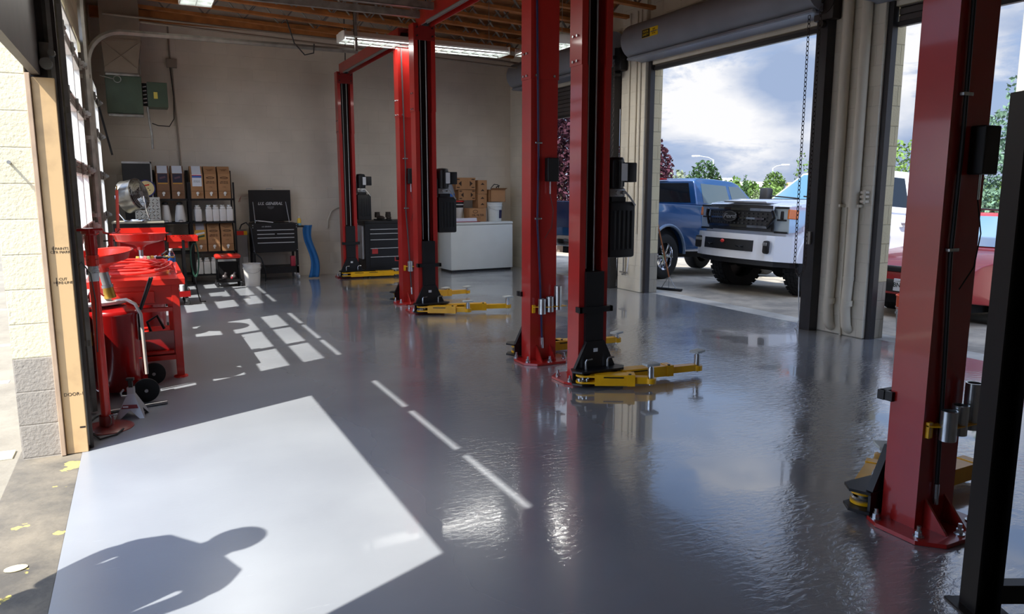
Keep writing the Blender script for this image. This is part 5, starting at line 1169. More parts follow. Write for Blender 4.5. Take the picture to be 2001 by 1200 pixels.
carton((5.90, 13.58, FT), (0.36, 0.26, 0.26), 2, 'brown carton with an oval print, lowest on the freezer', mark='text')
carton((5.74, 13.74, 1.37), (0.36, 0.30, 0.205), 0, 'lower of the two stacked brown cartons on the red-lidded pail')
carton((5.715, 13.72, 1.578), (0.40, 0.32, 0.225), -6, 'topmost brown carton of the stack, tilted beside the blue jug')
carton((6.035, 13.66, FT + 0.262), (0.19, 0.28, 0.265), 0, 'narrow upright carton resting on the oval print carton', mark='up')
carton((6.035, 13.66, FT + 0.53), (0.19, 0.28, 0.27), 2, 'narrow upright carton, upper of the narrow pair', mark='up')
bucket((6.29, 13.52, FT), 0.135, 0.155, 0.37, 'white bucket with a dark blue label on the freezer right end', fz)

r = thing('open_carton', 'open brown carton full of parts on top of the white bucket', 'carton', (6.33, 13.56, FT + 0.378))
x, y, h = 0.16, 0.13, 0.24; m = MB()
m.bb(-x, x, -y, -y + 0.005, 0, h).bb(-x, x, y - 0.005, y, 0, h).bb(-x, -x + 0.005, -y, y, 0, h).bb(x - 0.005, x, -y, y, 0, h).bb(-x, x, -y, y, 0, 0.005)
m.build('box', cardboard, r, smooth=0)
MB().quad((-x, -y, h), (x, -y, h), (x + 0.01, -y - 0.09, h + 0.03), (-x - 0.01, -y - 0.09, h + 0.03)).build('front_flap', cardboard, r, smooth=0)
r = thing('headphone_loop', 'black looped cable sticking out of the open carton', 'cable', (6.33, 13.56, FT + 0.372 + 0.02))
MB().tube([(-0.1, 0, 0.02), (-0.09, 0, 0.26), (-0.02, 0, 0.33), (0.06, 0, 0.32), (0.09, 0, 0.2), (0.08, 0, 0.0)], 0.009).tube([(0.0, 0, 0.02), (0.03, 0, 0.28), (0.1, 0.02, 0.30)], 0.012).build('loop', blackp, r)
r = thing('blue_jug', 'grey jug with a bright blue label at the left end of the freezer', 'jug', (5.355, 13.56, FT + 0.0))
MB().lathe([(0, 0), (0.10, 0), (0.105, 0.02), (0.105, 0.55), (0.07, 0.68), (0.05, 0.72), (0, 0.72)], n=24).build('body', mat('jug_grey', srgb(118, 124, 134), .4), r); MB().lathe([(0.106, 0.36), (0.106, 0.54)], n=24).build('label', mat('label_blue2', srgb(40, 90, 160), .5), r); MB().cyl((0, 0, 0.72), (0, 0, 0.75), 0.04).build('cap', blackp, r)
r = thing('paper_stack', 'rolled white paper pad with a red edge on the freezer lid', 'paper', (5.62, 13.385, FT))
MB().bb(-0.28, 0.28, -0.06, 0.06, 0, 0.012).build('red_folder', mat('folder_red', srgb(140, 50, 56), .5), r, smooth=0); MB().cyl((-0.30, 0, 0.045), (0.22, 0, 0.045), 0.032, n=18).bb(-0.30, 0.22, -0.04, 0.05, 0.012, 0.03).build('roll', mat('paper_lilac', srgb(204, 204, 216), .6), r)
# labels glued on two buckets
b6 = [o for o in COL.objects if o.get('label', '').startswith('white bucket with a dark blue')][0]
mm = MB()
for i in range(8):
    a0, a1 = R(-75 + i * 9), R(-75 + (i + 1) * 9); q0, q1 = 0.1425, 0.1495
    mm.quad((math.cos(a0) * q0, math.sin(a0) * q0, 0.06), (math.cos(a1) * q0, math.sin(a1) * q0, 0.06), (math.cos(a1) * q1, math.sin(a1) * q1, 0.22), (math.cos(a0) * q1, math.sin(a0) * q1, 0.22))
mm.build('label', mat('label_navy', srgb(34, 36, 70), .5), b6)
b5 = [o for o in COL.objects if o.get('label', '').startswith('low pail')][0]
MB().lathe([(0.1195, 0.27), (0.127, 0.385)], n=36).build('dark_band', blackp, b5)
# fresh: gas heater hung from the roof with flue
hg = mat('heater_green', srgb(62, 76, 58), 0.45, var=0.15); duct = mat('duct_metal', srgb(140, 128, 114), 0.5, metal=0.3, var=0.15, vscale=3)
r = thing('unit_heater', 'dark green gas unit heater hung high in the far left corner', 'heater', (-0.08, 13.45, 0))
MB().bb(-0.26, 0.24, -0.18, 0.30, 2.74, 3.30, bev=0.008).build('body', hg, r, smooth=0)
MB().bb(-0.25, 0.22, -0.20, -0.16, 3.30, 3.345, bev=0.012).bb(-0.25, 0.24, -0.21, -0.16, 2.69, 2.735, bev=0.015).build('rim', galv, r)
c = MB().bb(0.31, 0.60, -0.12, 0.25, 2.86, 3.24, bev=0.006).build('control_box', hg, r, smooth=0)
MB().bb(0.40, 0.455, -0.124, -0.12, 2.99, 3.09).build('yellow_plate', mat('plate_yellow', srgb(200, 180, 80), .5), c, smooth=0)
MB().bb(0.24, 0.31, -0.10, 0.2, 2.90, 3.22).build('burner_gap', mat('gap_black', srgb(18, 18, 16), .8), r, smooth=0)  # near-black block filling the gap between heater body and control box
m = MB()
for i in range(5): m.cyl((0.25, -0.11, 2.92 + i * 0.06), (0.30, -0.11, 2.93 + i * 0.06), 0.01)
m.build('burner_pipes', steel, r)
MB().tube([(0.30, -0.1, 2.86), (0.31, -0.08, 2.7), (0.335, 0.0, 2.45), (0.335, 0.02, 2.22)], 0.018).build('gas_pipe', galv, r)
m = MB()
for q in (-1, 1): m.cyl((q * 0.24, -0.15, 3.3), (q * 0.22, -0.1, 4.45), 0.006, n=6)
m.build('hanger_rod', galv, r)
m = MB(); m.quad((-0.27, -0.2, 3.82), (0.27, -0.2, 3.82), (0.2, -0.18, 3.40), (-0.25, -0.18, 3.40)); m.quad((0.27, -0.2, 3.82), (0.27, 0.3, 3.82), (0.2, 0.28, 3.40), (0.2, -0.18, 3.40)); m.quad((-0.27, 0.3, 3.82), (-0.27, -0.2, 3.82), (-0.25, -0.18, 3.4), (-0.25, 0.28, 3.4)); m.quad((0.27, 0.3, 3.82), (-0.27, 0.3, 3.82), (-0.25, 0.28, 3.4), (0.2, 0.28, 3.4))
m.bb(-0.27, 0.27, -0.2, 0.3, 3.82, 4.62); m.bb(-0.25, 0.2, -0.18, 0.28, 3.345, 3.40)
d = m.build('flue_duct', duct, r, smooth=0)
MB().cyl((-0.24, -0.192, 3.42), (0.25, -0.207, 3.80), 0.005, n=6).cyl((0.19, -0.192, 3.42), (-0.26, -0.207, 3.80), 0.005, n=6).bb(-0.28, 0.28, -0.21, -0.2, 3.80, 3.84).build('duct_crease', duct, d)
tag(MB().tube([(-0.40, 13.2, 3.28), (-0.22, 13.2, 3.24)], 0.006).tube([(-0.22 + 0.05 + math.cos(t * math.pi / 8) * 0.05, 13.2, 3.24 + math.sin(t * math.pi / 8) * 0.05) for t in range(-8, 9)], 0.006, n=6).build('eye_hook', galv), 'thin eye hook sticking out beside the green heater', 'hook')
# dark diagonal brace under the heater
tag(MB().box((-0.40, 13.25, 2.55), (0.03, 0.03, 0.9), rot=(0, R(-10), 0)).build('brace', black), 'dark slanting strut below the green heater', 'strut')
# broom and bucket by the right doors
r = thing('push_broom', 'push broom leaning at the middle rolling door, head on the floor', 'broom', (7.50, 9.52, -0.02))
MB().tube([(0, 0, 0.22), (-0.19, 0.12, 1.15)], 0.013).build('handle', mat('broom_wood', srgb(140, 84, 48), .6), r)
MB().box((0, 0, 0.03), (0.06, 0.46, 0.03), rot=(0, 0, R(24)), bev=0.004).box((0, 0, 0.008), (0.05, 0.44, 0.03), rot=(0, 0, R(24))).build('head', black, r, smooth=0)
MB().cyl((0, 0, 0.23), (0.05, -0.12, 0.04), 0.006).cyl((0, 0, 0.23), (-0.05, 0.12, 0.04), 0.006).cyl((0, 0, 0.24), (0, 0, 0.04), 0.006).build('brace', steel, r)
r = bucket((7.30, 5.16, -0.01), 0.125, 0.15, 0.36, 'weathered white bucket with an orange rim beside the cream block door jamb', mat('peeling_label', srgb(196, 194, 188), 0.7, dirt=(0.03, 0.06, 0.05), var=0.9, vscale=26))
MB().lathe([(0.152, 0.34), (0.154, 0.47), (0.162, 0.475), (0.162, 0.485), (0.15, 0.485), (0.145, 0.35), (0, 0.35)], n=36).build('orange_rim', mat('bucket_orange', srgb(232, 84, 26), .4), r)
tag(MB().ball((7.12, 4.95, 0.03), 0.07, (1.2, 1, 0.7), n=7).build('rock', mat('rock_grey', srgb(126, 120, 112), .9, bump=.8, bscale=20)), 'small grey rock lying in front of the orange-rimmed bucket', 'rock')
tag(MB().ball((-0.58, 3.60, 0.0), 0.035, (1.3, 0.9, 0.16), n=7).build('paint_chip', mat('leaf_yellow', srgb(222, 206, 160), .7)), 'pale flat chip lying on the worn concrete threshold', 'chip')

# ================================================================ PERSON (just outside the left door, out of frame, casting the shadow)
r = thing('person', 'person in a dark shirt, cap and jeans standing outside the open left door', 'person', (-0.92, 2.92, -0.03), R(-62))
r.scale = (1.28, 1.25, 1.0)
def skin(name, pts, edges, rad, m_, parent, sub=2, root=0):
    me = bpy.data.meshes.new(name); me.from_pydata(pts, edges, []); o = bpy.data.objects.new(name, me); COL.objects.link(o)
    sk = o.modifiers.new('skin', 'SKIN'); ss = o.modifiers.new('sub', 'SUBSURF'); ss.levels = sub; ss.render_levels = sub
    for i, q in enumerate(rad): me.skin_vertices[0].data[i].radius = q if isinstance(q, tuple) else (q, q)
    me.skin_vertices[0].data[root].use_root = True
    me.materials.append(m_); o.parent = parent; return o
skinm = mat('skin', srgb(196, 148, 120), .5); shirt = mat('shirt_navy', srgb(40, 46, 66), .8); jeans = mat('jeans', srgb(50, 62, 92), .85)
P_ = [(0, 0, .98), (0, 0.01, 1.15), (0, 0.01, 1.36), (0, 0.0, 1.47), (0, -0.02, 1.55), (0, -0.03, 1.66), (0, -0.02, 1.76), (.19, 0, 1.42), (.25, 0.03, 1.16), (.20, -.16, 1.04), (-.19, 0, 1.42), (-.25, 0.03, 1.16), (-.20, -.16, 1.04), (.10, 0, .92), (.11, 0, .5), (.11, .02, .08), (.11, -.12, .04), (-.10, 0, .92), (-.11, 0, .5), (-.11, .02, .08), (-.11, -.12, .04)]
E_ = [(0, 1), (1, 2), (2, 3), (3, 4), (4, 5), (5, 6), (2, 7), (7, 8), (8, 9), (2, 10), (10, 11), (11, 12), (0, 13), (13, 14), (14, 15), (15, 16), (0, 17), (17, 18), (18, 19), (19, 20)]
RD = [(.15, .11), (.15, .10), (.17, .11), .06, .05, (.075, .09), (.06, .07), .065, .048, .036, .065, .048, .036, .09, .062, .042, .035, .09, .062, .042, .035]
skin('body', P_, E_, RD, skinm, r)
skin('shirt', [P_[0], P_[1], P_[2], P_[3], P_[7], (.235, .02, 1.24), P_[10], (-.235, .02, 1.24)], [(0, 1), (1, 2), (2, 3), (2, 4), (4, 5), (2, 6), (6, 7)], [(.17, .125), (.165, .115), (.185, .125), .07, .078, .066, .078, .066], shirt, r)
skin('jeans', [(0, 0, .99), P_[13], P_[14], (.11, .02, .10), P_[17], P_[18], (-.11, .02, .10)], [(0, 1), (1, 2), (2, 3), (0, 4), (4, 5), (5, 6)], [(.165, .12), .10, .076, .062, .10, .076, .062], jeans, r)
MB().ball((0, -0.02, 1.76), 0.098, (0.92, 1.08, 0.75), n=10).box((0, -0.15, 1.735), (0.15, 0.14, 0.012), bev=0.004).build('cap', black, r)
for sx in (-1, 1):
    MB().ball((sx * 0.032, -0.118, 1.675), 0.011, n=6).build('eye', white_plastic, r); MB().box((sx * 0.11, -0.06, 0.025), (0.1, 0.28, 0.05), bev=0.02).build('shoe', rubber, r)
    hd = MB(); hd.box((sx * 0.195, -0.21, 1.02), (0.035, 0.10, 0.08), bev=0.015)
    for f in range(4): hd.tube([(sx * 0.195, -0.25, 1.05 - f * 0.02), (sx * 0.185, -0.29 + abs(f - 1) * 0.006, 1.05 - f * 0.021), (sx * 0.165, -0.31 + abs(f - 1) * 0.006, 1.045 - f * 0.021)], 0.009, n=8)
    hd.tube([(sx * 0.19, -0.19, 1.055), (sx * 0.17, -0.22, 1.08), (sx * 0.165, -0.25, 1.085)], 0.010, n=8); hd.build('hand', skinm, r)
MB().ball((0, -0.125, 1.645), 0.016, (0.8, 1.2, 1.3), n=6).build('nose', skinm, r); MB().box((0, -0.115, 1.605), (0.05, 0.01, 0.008), bev=0.003).build('mouth', mat('lips', srgb(160, 96, 88), .5), r)
# ================================================================ OUTSIDE: VEHICLES
def groundz(x):
    xs = [7.32, 9.0, 14, 22, 40, 160]; zs = [-0.012, -0.03, -0.45, -1.0, -1.6, -2.4]
    for i in range(5):
        if x <= xs[i + 1]: return zs[i] + (zs[i + 1] - zs[i]) * (x - xs[i]) / (xs[i + 1] - xs[i])
    return zs[-1]
tint = mat('dark_auto_glass', srgb(20, 24, 28), 0.04, spec=0.8, coat=0.6)
bluegl = mat('windshield_glass', srgb(70, 104, 122), 0.05, spec=0.8, coat=0.8)
def shell(m, prof, w, fy, mi=0, bev=0.03):
    """side profile (x,z) extruded across, then narrowed point by point by fy(x,z)"""
    k0 = set(m.bm.verts)
    m.prism(prof, 'y', -w, w, mi=mi)
    new = [v for v in m.bm.verts if v not in k0]
    for v in new: v.co.y *= fy(v.co.x, v.co.z)
    if bev:
        es = set()
        for v in new:
            for e in v.link_edges:
                f = e.link_faces
                if len(f) == 2 and f[0].normal.length >= 0:
                    f[0].normal_update(); f[1].normal_update()
                    if f[0].normal.dot(f[1].normal) < 0.8: es.add(e)
        r = bmesh.ops.bevel(m.bm, geom=list(es), offset=bev, segments=3, affect='EDGES', profile=0.5, clamp_overlap=True)
        for f in r['faces']: f.material_index = mi
def arch(cx, r, z0, n=10, rev=True):
    a0 = math.asin(max(-1, min(1, (z0 - r * 0.02) / r))) if False else 0
    pts = [(cx + math.cos(math.pi * i / n) * r, z0 + math.sin(math.pi * i / n) * r * 1.0) for i in range(n + 1)]
    return pts    # from +x side to -x side
def wheel(parent, x, y, R_, wd, rimm, knob=True, rr=0.6, spokes=6):
    s = 1 if y > 0 else -1
    t = MB().lathe([(R_ * rr, -wd / 2 + 0.02), (R_ * 0.82, -wd / 2), (R_ * 0.95, -wd / 2 + 0.015), (R_, -wd / 2 + 0.05), (R_, wd / 2 - 0.05), (R_ * 0.95, wd / 2 - 0.015), (R_ * 0.82, wd / 2), (R_ * rr, wd / 2 - 0.02), (R_ * rr, -wd / 2 + 0.02)], (x, y, R_), axis=(0, 1, 0), n=44)
    if knob:
        for i in range(30):
            a = 2 * math.pi * i / 30
            for q in (-0.36, -0.12, 0.12, 0.36):
                aa = a + (0.1 if q in (-0.36, 0.12) else 0)
                t.box((x + math.cos(aa) * R_, y + q * wd, R_ + math.sin(aa) * R_), (0.02, wd * 0.2, R_ * 0.14), rot=Matrix.Rotation(-aa, 3, 'Y'))
    t = t.build('wheel', rubber, parent)
    m = MB(); m.lathe([(R_ * rr, s * wd * 0.40), (R_ * rr * 0.96, s * wd * 0.30), (R_ * rr * 0.9, s * wd * 0.1), (0, s * wd * 0.1)], (x, y, R_), axis=(0, 1, 0), n=32)
    m.cyl((x, y + s * wd * 0.1, R_), (x, y + s * wd * 0.36, R_), R_ * 0.15, n=14)
    for i in range(spokes):
        a = 2 * math.pi * i / spokes; c_, s_ = math.cos(a), math.sin(a)
        m.box((x + c_ * R_ * rr * 0.52, y + s * wd * 0.30, R_ + s_ * R_ * rr * 0.52), (R_ * rr * 0.9, 0.03, R_ * 0.10), rot=Matrix.Rotation(-a, 3, 'Y'), bev=0.006)
    m.build('rim', rimm, t)
    return t
def pickup(label, loc, rz, pitch, paint, P):
    r = thing('pickup_truck', label, 'pickup truck', loc, rot=(0, -pitch, rz))
    ax, bx = P['fa'], P['ra']; W_ = P['w']; zb = P['zb']; ar = P['arch']; az = P['az']
    def fy(x, z):
        k = 1.0
        if x > P['nose'] - 0.7: k -= 0.10 * ((x - (P['nose'] - 0.7)) / 0.7) ** 2
        if x < P['tail'] + 0.15: k -= 0.015
        if z > P['belt'] - 0.02: k -= 0.03
        if z < zb + 0.05: k -= 0.02
        return k
    n_, t_ = P['nose'], P['tail']; belt = P['belt']; hz = P['hood']
    arcF = arch(ax, ar, az); arcR = arch(bx, ar, az)
    prof = [(n_, zb + 0.25), (n_, hz - 0.14), (n_ - 0.06, hz - 0.04), (n_ - 0.25, hz), (P['cowl'], belt + 0.04), (P['cabr'], belt + 0.0), (P['cabr'] - 0.02, belt), (t_, belt - 0.02), (t_, zb + 0.15), (bx - ar, az)] + [(x, z) for x, z in reversed(arcR)][1:] + [(bx + ar + 0.02, zb), (ax - ar - 0.02, zb)] + [(x, z) for x, z in reversed(arcF)] 
    m = MB(); shell(m, prof, W_, fy, bev=0.025)
    body = m.build('body', paint, r, smooth=40)
    # dark wheel wells, underbody
    m = MB(); m.bb(t_ + 0.2, n_ - 0.25, -W_ * 0.72, W_ * 0.72, zb - 0.12, zb + 0.35)
    for cx in (ax, bx): m.bb(cx - ar, cx + ar, -W_ * 0.90, W_ * 0.90, az, az + ar * 0.92)
    m.cyl((bx, -W_ * 0.8, 0.45), (bx, W_ * 0.8, 0.45), 0.07).cyl((ax, -W_ * 0.8, 0.42), (ax, W_ * 0.8, 0.42), 0.06).ball((bx, 0, 0.45), 0.17, n=8).ball((ax, 0.2, 0.42), 0.15, n=8)
    m.build('chassis', mat('chassis_black', srgb(14, 14, 15), 0.8), r, smooth=40)
    # fender flare lips
    for cx in (ax, bx):
        for s in (-1, 1): MB().tube([(x, s * W_ * 0.995, z) for x, z in arch(cx, ar + 0.015, az, 16)], 0.03, n=8).build('wheel_arch_trim', P.get('flare', paint), r)
    # cab
    rt = P['roof']; w2 = P['wr']
    def fc(x, z): return 1.0 + (w2 / W_ - 1.0) * max(0, (z - belt)) / (rt - belt)
    cab = [(P['cowl'] - 0.06, belt), (P['rf'] + 0.08, rt - 0.06), (P['rf'] - 0.12, rt - 0.01), ((P['rf'] + P['rr']) / 2, rt), (P['rr'] + 0.12, rt - 0.015), (P['rr'], rt - 0.06), (P['cabr'], belt)]
    m = MB(); shell(m, cab, W_ * 0.965, fc, bev=0.03); m.build('cab', paint, r, smooth=40)
    # glass: outlines laid on the sloping cab faces
    def wy(z): return (W_ * 0.965) * fc(0, z)
    def gx(t, z0): return z0
    zt, zl = rt - 0.115, belt + 0.055
    def lerpx(z, a, b): return a + (b - a) * (z - belt) / (rt - 0.06 - belt)
    fx = lambda z: lerpx(z, P['cowl'] - 0.06, P['rf'] + 0.08)
    rx = lambda z: lerpx(z, P['cabr'], P['rr'])
    for s in (-1, 1):
        for (xa, xb, front) in P['win']:
            g = MB()
            xa_t = min(xa, fx(zt) - 0.10) if front else xa; xb_t = xb
            if xb is None: xb0, xb_t = rx(zl) + 0.22, rx(zt) + 0.20
            else: xb0 = xb
            g.quad((xa, s * (wy(zl) + 0.004), zl), (xa_t, s * (wy(zt) + 0.004), zt), (xb_t, s * (wy(zt) + 0.004), zt), (xb0, s * (wy(zl) + 0.004), zl))
            g.build('side_window', P.get('sideglass', tint), r, smooth=0)
    g = MB(); d = 0.006; g.quad((fx(zl) + d, -wy(zl) * 0.93, zl), (fx(zl) + d, wy(zl) * 0.93, zl), (fx(zt + .03) + d, wy(zt) * 0.90, zt + .03), (fx(zt + .03) + d, -wy(zt) * 0.90, zt + .03)); g.build('windshield', bluegl, r, smooth=0)
    g = MB(); g.quad((rx(zl) - d, -wy(zl) * 0.86, zl), (rx(zl) - d, wy(zl) * 0.86, zl), (rx(zt) - d, wy(zt) * 0.84, zt), (rx(zt) - d, -wy(zt) * 0.84, zt)); g.build('rear_window', tint, r, smooth=0)
    # door seams and handles
    m = MB()
    for s in (-1, 1):
        for x in P['seams']: m.bb(x - 0.004, x + 0.004, s * (W_ * 0.996), s * (W_ * 1.001), zb + 0.08, belt - 0.02)
        m.bb(P['seams'][0], P['seams'][-1], s * W_ * 0.99, s * W_ * 1.001, zb + 0.07, zb + 0.08)
    m.build('door_seam', blackp, r, smooth=0)
    for s in (-1, 1):
        for x in P['handles']:
            MB().bb(x - 0.10, x + 0.10, s * W_, s * (W_ + 0.035), belt - 0.20, belt - 0.165, bev=0.012).ball((x - 0.03, s * W_, belt - 0.20), 0.05, (1.3, 0.2, 0.8), n=7).build('door_handle', P.get('handle', paint), r)
    for s in (-1, 1):
        MB().bb(P['cowl'] - 0.35, P['cowl'] - 0.20, s * (W_ + 0.05), s * (W_ + 0.26), belt + 0.03, belt + 0.30, bev=0.04).bb(P['cowl'] - 0.3, P['cowl'] - 0.24, s * (W_ - 0.05), s * (W_ + 0.1), belt + 0.04, belt + 0.08).build('mirror', blackp, r)
        wheel(r, ax, s * (W_ - 0.165), P['tr'], P['tw'], P['rim'], P['knob']); wheel(r, bx, s * (W_ - 0.165), P['tr'], P['tw'], P['rim'], P['knob'])
    return r
white_car = mat('white_car_paint', srgb(228, 230, 234), 0.22, coat=0.8); blue_car = mat('blue_car_paint', srgb(18, 66, 112), 0.22, metal=0.25, coat=0.9)
bmp_w = white_car; trimb = mat('car_black_trim', srgb(18, 18, 19), 0.45); lampglass = mat('headlamp_clear', srgb(190, 204, 214), 0.08, coat=0.8, metal=0.3); amber = mat('amber_lens', srgb(226, 116, 20), 0.2, coat=0.6)
darkrim = mat('dark_rim', srgb(34, 34, 36), 0.35, metal=0.5)
FW = dict(fa=2.03, ra=-2.03, w=1.0, zb=0.66, arch=0.52, az=0.56, nose=2.72, tail=-3.3, belt=1.46, hood=1.44, cowl=1.52, cabr=-1.32, roof=2.10, wr=0.80, rf=0.72, rr=-1.12, win=[(1.18, 0.22, True), (0.10, None, False)], seams=(1.45, 0.18, -1.0), handles=(0.38, -0.80), tr=0.46, tw=0.31, rim=darkrim, knob=True)
F = pickup('white pickup truck with a black grille, nose to the middle rolling door', (11.20, 8.97, -0.24), R(178.5), 0.075, white_car, FW)
# front end
def vee(y): return 2.98 - 0.26 * abs(y) ** 1.5
m = MB()
def gbar(z0, z1, y0, y1, dx=0.0, m=m):
    N = 8; ys = [y0 + (y1 - y0) * i / N for i in range(N + 1)]
    for a, b in zip(ys, ys[1:]):
        for zz in (z0, z1): pass
        m.quad((vee(a) + dx, a, z0), (vee(b) + dx, b, z0), (vee(b) + dx, b, z1), (vee(a) + dx, a, z1))
        m.quad((vee(a) + dx, a, z1), (vee(b) + dx, b, z1), (vee(b) - 0.12, b, z1), (vee(a) - 0.12, a, z1))
        m.quad((vee(a) + dx, a, z0), (vee(b) + dx, b, z0), (vee(b) - 0.12, b, z0), (vee(a) - 0.12, a, z0))
gbar(0.98, 1.375, -0.70, 0.70, 0.0)
gr = m.build('grille', trimb, F, smooth=0)
m = MB()
gbar(1.285, 1.325, -0.72, 0.72, 0.035, m); gbar(1.03, 1.065, -0.66, 0.66, 0.035, m); gbar(1.155, 1.185, -0.60, 0.60, 0.03, m)
for s in (-1, 1):
    m.tube([(vee(.72) + 0.03, s * 0.72, 1.30), (vee(.76) + 0.03, s * 0.76, 1.20), (vee(.66) + 0.03, s * 0.66, 1.05)], 0.022, n=6)
m.build('grille_bar', mat('gloss_black', srgb(24, 24, 26), 0.15, coat=0.6), gr, smooth=40)
m = MB()
for i in range(17):
    for j in range(4):
        yy = -0.62 + i * 0.0775; zz = 1.09 + j * 0.052; m.box((vee(yy) + 0.012, yy, zz), (0.012, 0.034, 0.018))
m.build('grille_mesh', mat('mesh_grey', srgb(58, 58, 60), 0.4), gr, smooth=0, kind='stuff')
m = MB(); m.lathe([(0, 0.0), (0.10, 0.0), (0.105, 0.012), (0.0, 0.012)], (0, 0, 0), axis=(1, 0, 0), n=32)
bd = m.build('oval_badge', mat('badge_ring', srgb(92, 94, 98), 0.3, metal=0.6), gr); bd.location = (vee(0) + 0.04, 0, 1.19); bd.scale = (1, 1.55, 0.78)
m = MB().lathe([(0, 0.0125), (0.088, 0.0125), (0.088, 0.016), (0, 0.016)], (0, 0, 0), axis=(1, 0, 0), n=32).build('badge_face', mat('badge_dark', srgb(30, 32, 36), 0.3), bd)
text('badge_lettering', 'Ford', 0.115, (0.018, 0, 0.0), (R(90), 0, R(90)), mat('badge_grey', srgb(120, 122, 126), 0.4), bd, shear=0.3, sx=0.8, bold=0.002)
for s in (-1, 1):
    h = MB(); h.prism([(2.75, 0.98), (2.78, 1.36), (2.56, 1.40), (2.46, 1.02)], 'y', s * 0.68, s * 0.985)
    h.prism([(2.62, 1.05), (2.62, 1.37), (2.36, 1.38), (2.44, 1.10)], 'y', s * 0.93, s * 0.992)
    hl = h.build('headlight', lampglass, F, smooth=0)
    MB().bb(2.76, 2.795, s * 0.72, s * 0.97, 1.335, 1.365, bev=0.004).bb(2.74, 2.79, s * 0.76, s * 0.93, 1.155, 1.18, bev=0.003).bb(2.75, 2.79, s * 0.82, s * 0.87, 1.18, 1.30, bev=0.01).bb(2.73, 2.78, s * 0.72, s * 0.96, 0.97, 1.0).build('headlight_trim', trimb, hl, smooth=0)
    MB().bb(2.60, 2.785, s * 0.955, s * 1.0, 1.19, 1.33, bev=0.01).build('turn_lamp', amber, hl, smooth=0)
m = MB()
def bump(z0, z1, d, m, w=0.99, dx=0.0):
    ys = [-w + 2 * w * i / 16 for i in range(17)]
    X = [3.08 + dx - 0.26 * abs(y) ** 2 - (0.16 if abs(y) > 0.93 else 0) for y in ys]
    for (a, xa), (b, xb) in zip(zip(ys, X), zip(ys[1:], X[1:])):
        P8 = [(xa, a, z0), (xb, b, z0), (xb, b, z1), (xa, a, z1), (xa - d, a, z0), (xb - d, b, z0), (xb - d, b, z1), (xa - d, a, z1)]
        m.quad(P8[0], P8[1], P8[2], P8[3]); m.quad(P8[3], P8[2], P8[6], P8[7]); m.quad(P8[0], P8[1], P8[5], P8[4])
    m.quad((X[0], ys[0], z0), (X[0], ys[0], z1), (X[0] - d, ys[0], z1), (X[0] - d, ys[0], z0)); m.quad((X[-1], ys[-1], z0), (X[-1], ys[-1], z1), (X[-1] - d, ys[-1], z1), (X[-1] - d, ys[-1], z0))
bump(0.55, 0.93, 0.5, m)
bp = m.build('front_bumper', bmp_w, F, smooth=40)
m = MB(); bump(0.67, 0.84, 0.05, m, w=0.55, dx=0.012); bump(0.47, 0.56, 0.4, m, w=0.95, dx=-0.06); m.build('bumper_intake', trimb, bp, smooth=0)
for s in (-1, 1):
    MB().box((2.935, s * 0.74, 0.755), (0.06, 0.20, 0.20), rot=(0, 0, s * R(-20)), bev=0.03).build('fog_light_bezel', trimb, bp); MB().box((2.965, s * 0.75, 0.80), (0.02, 0.14, 0.05), rot=(0, 0, s * R(-20)), bev=0.008).build('fog_light', steel, bp)
    MB().tube([(3.03, s * 0.30, 0.74), (3.11, s * 0.30, 0.74), (3.10, s * 0.38, 0.74), (3.0, s * 0.38, 0.74)], 0.014).build('tow_hook', blackp, bp)
MB().ball((3.105, -0.02, 0.80), 0.035, (0.5, 1.2, 0.8), n=7).build('red_marker', toolred, bp)
MB().prism([(2.78, 1.44), (2.45, 1.49), (1.62, 1.54), (1.62, 1.48), (2.75, 1.41)], 'y', -0.48, 0.48, bev=0.012).build('hood_bulge', white_car, F, smooth=50)
MB().cyl((1.60, -0.05, 1.56), (1.52, -0.72, 1.60), 0.012).cyl((1.60, 0.62, 1.56), (1.52, 0.0, 1.60), 0.012).bb(1.5, 1.62, -0.85, 0.85, 1.525, 1.55).build('wiper', trimb, F)
GW = dict(fa=1.86, ra=-1.86, w=1.0, zb=0.50, arch=0.50, az=0.46, nose=2.85, tail=-2.98, belt=1.36, hood=1.34, cowl=1.40, cabr=-0.98, roof=1.90, wr=0.78, rf=0.62, rr=-0.86, win=[(1.10, 0.30, True), (0.20, None, False)], seams=(1.30, 0.25, -0.80), handles=(0.42, -0.62), tr=0.41, tw=0.28, rim=chrome, knob=False, handle=chrome, sideglass=mat('grey_auto_glass', srgb(70, 82, 84), 0.05, spec=0.8, coat=0.6), flare=mat('blue_flare', srgb(110, 128, 150), 0.3, metal=0.4))
G = pickup('blue pickup truck seen from its tail behind the far rolling door pillar', (9.95, 12.28, -0.13), R(16), -0.055, blue_car, GW)
MB().bb(-3.0, -2.94, -0.78, 0.78, 0.86, 1.33, bev=0.01).bb(-3.03, -2.99, -0.12, 0.12, 1.18, 1.24, bev=0.01).build('tailgate', mat('tailgate_navy', srgb(16, 34, 74), 0.3, coat=0.5), G)
text('tailgate_lettering', 'SIERRA', 0.13, (-3.004, -0.33, 1.0), (R(90), 0, R(-90)), chrome, G, bold=0.002)
MB().bb(-3.14, -2.9, -0.93, 0.93, 0.52, 0.72, bev=0.03).build('rear_bumper', chrome, G)
MB().cyl((-3.0, 0, 0.5), (-3.2, 0, 0.5), 0.04).bb(-3.2, -3.1, -0.04, 0.04, 0.46, 0.60).build('tow_hitch', blackp, G)
for s in (-1, 1): MB().bb(-3.0, -2.93, s * 0.80, s * 0.97, 0.86, 1.30, bev=0.012).build('tail_lamp', mat('tail_red', srgb(160, 16, 20), .2, coat=.5), G)
MB().bb(-0.90, -0.86, -0.16, 0.16, 1.845, 1.88, bev=0.006).build('brake_lamp', MATS['tail_red'], G)
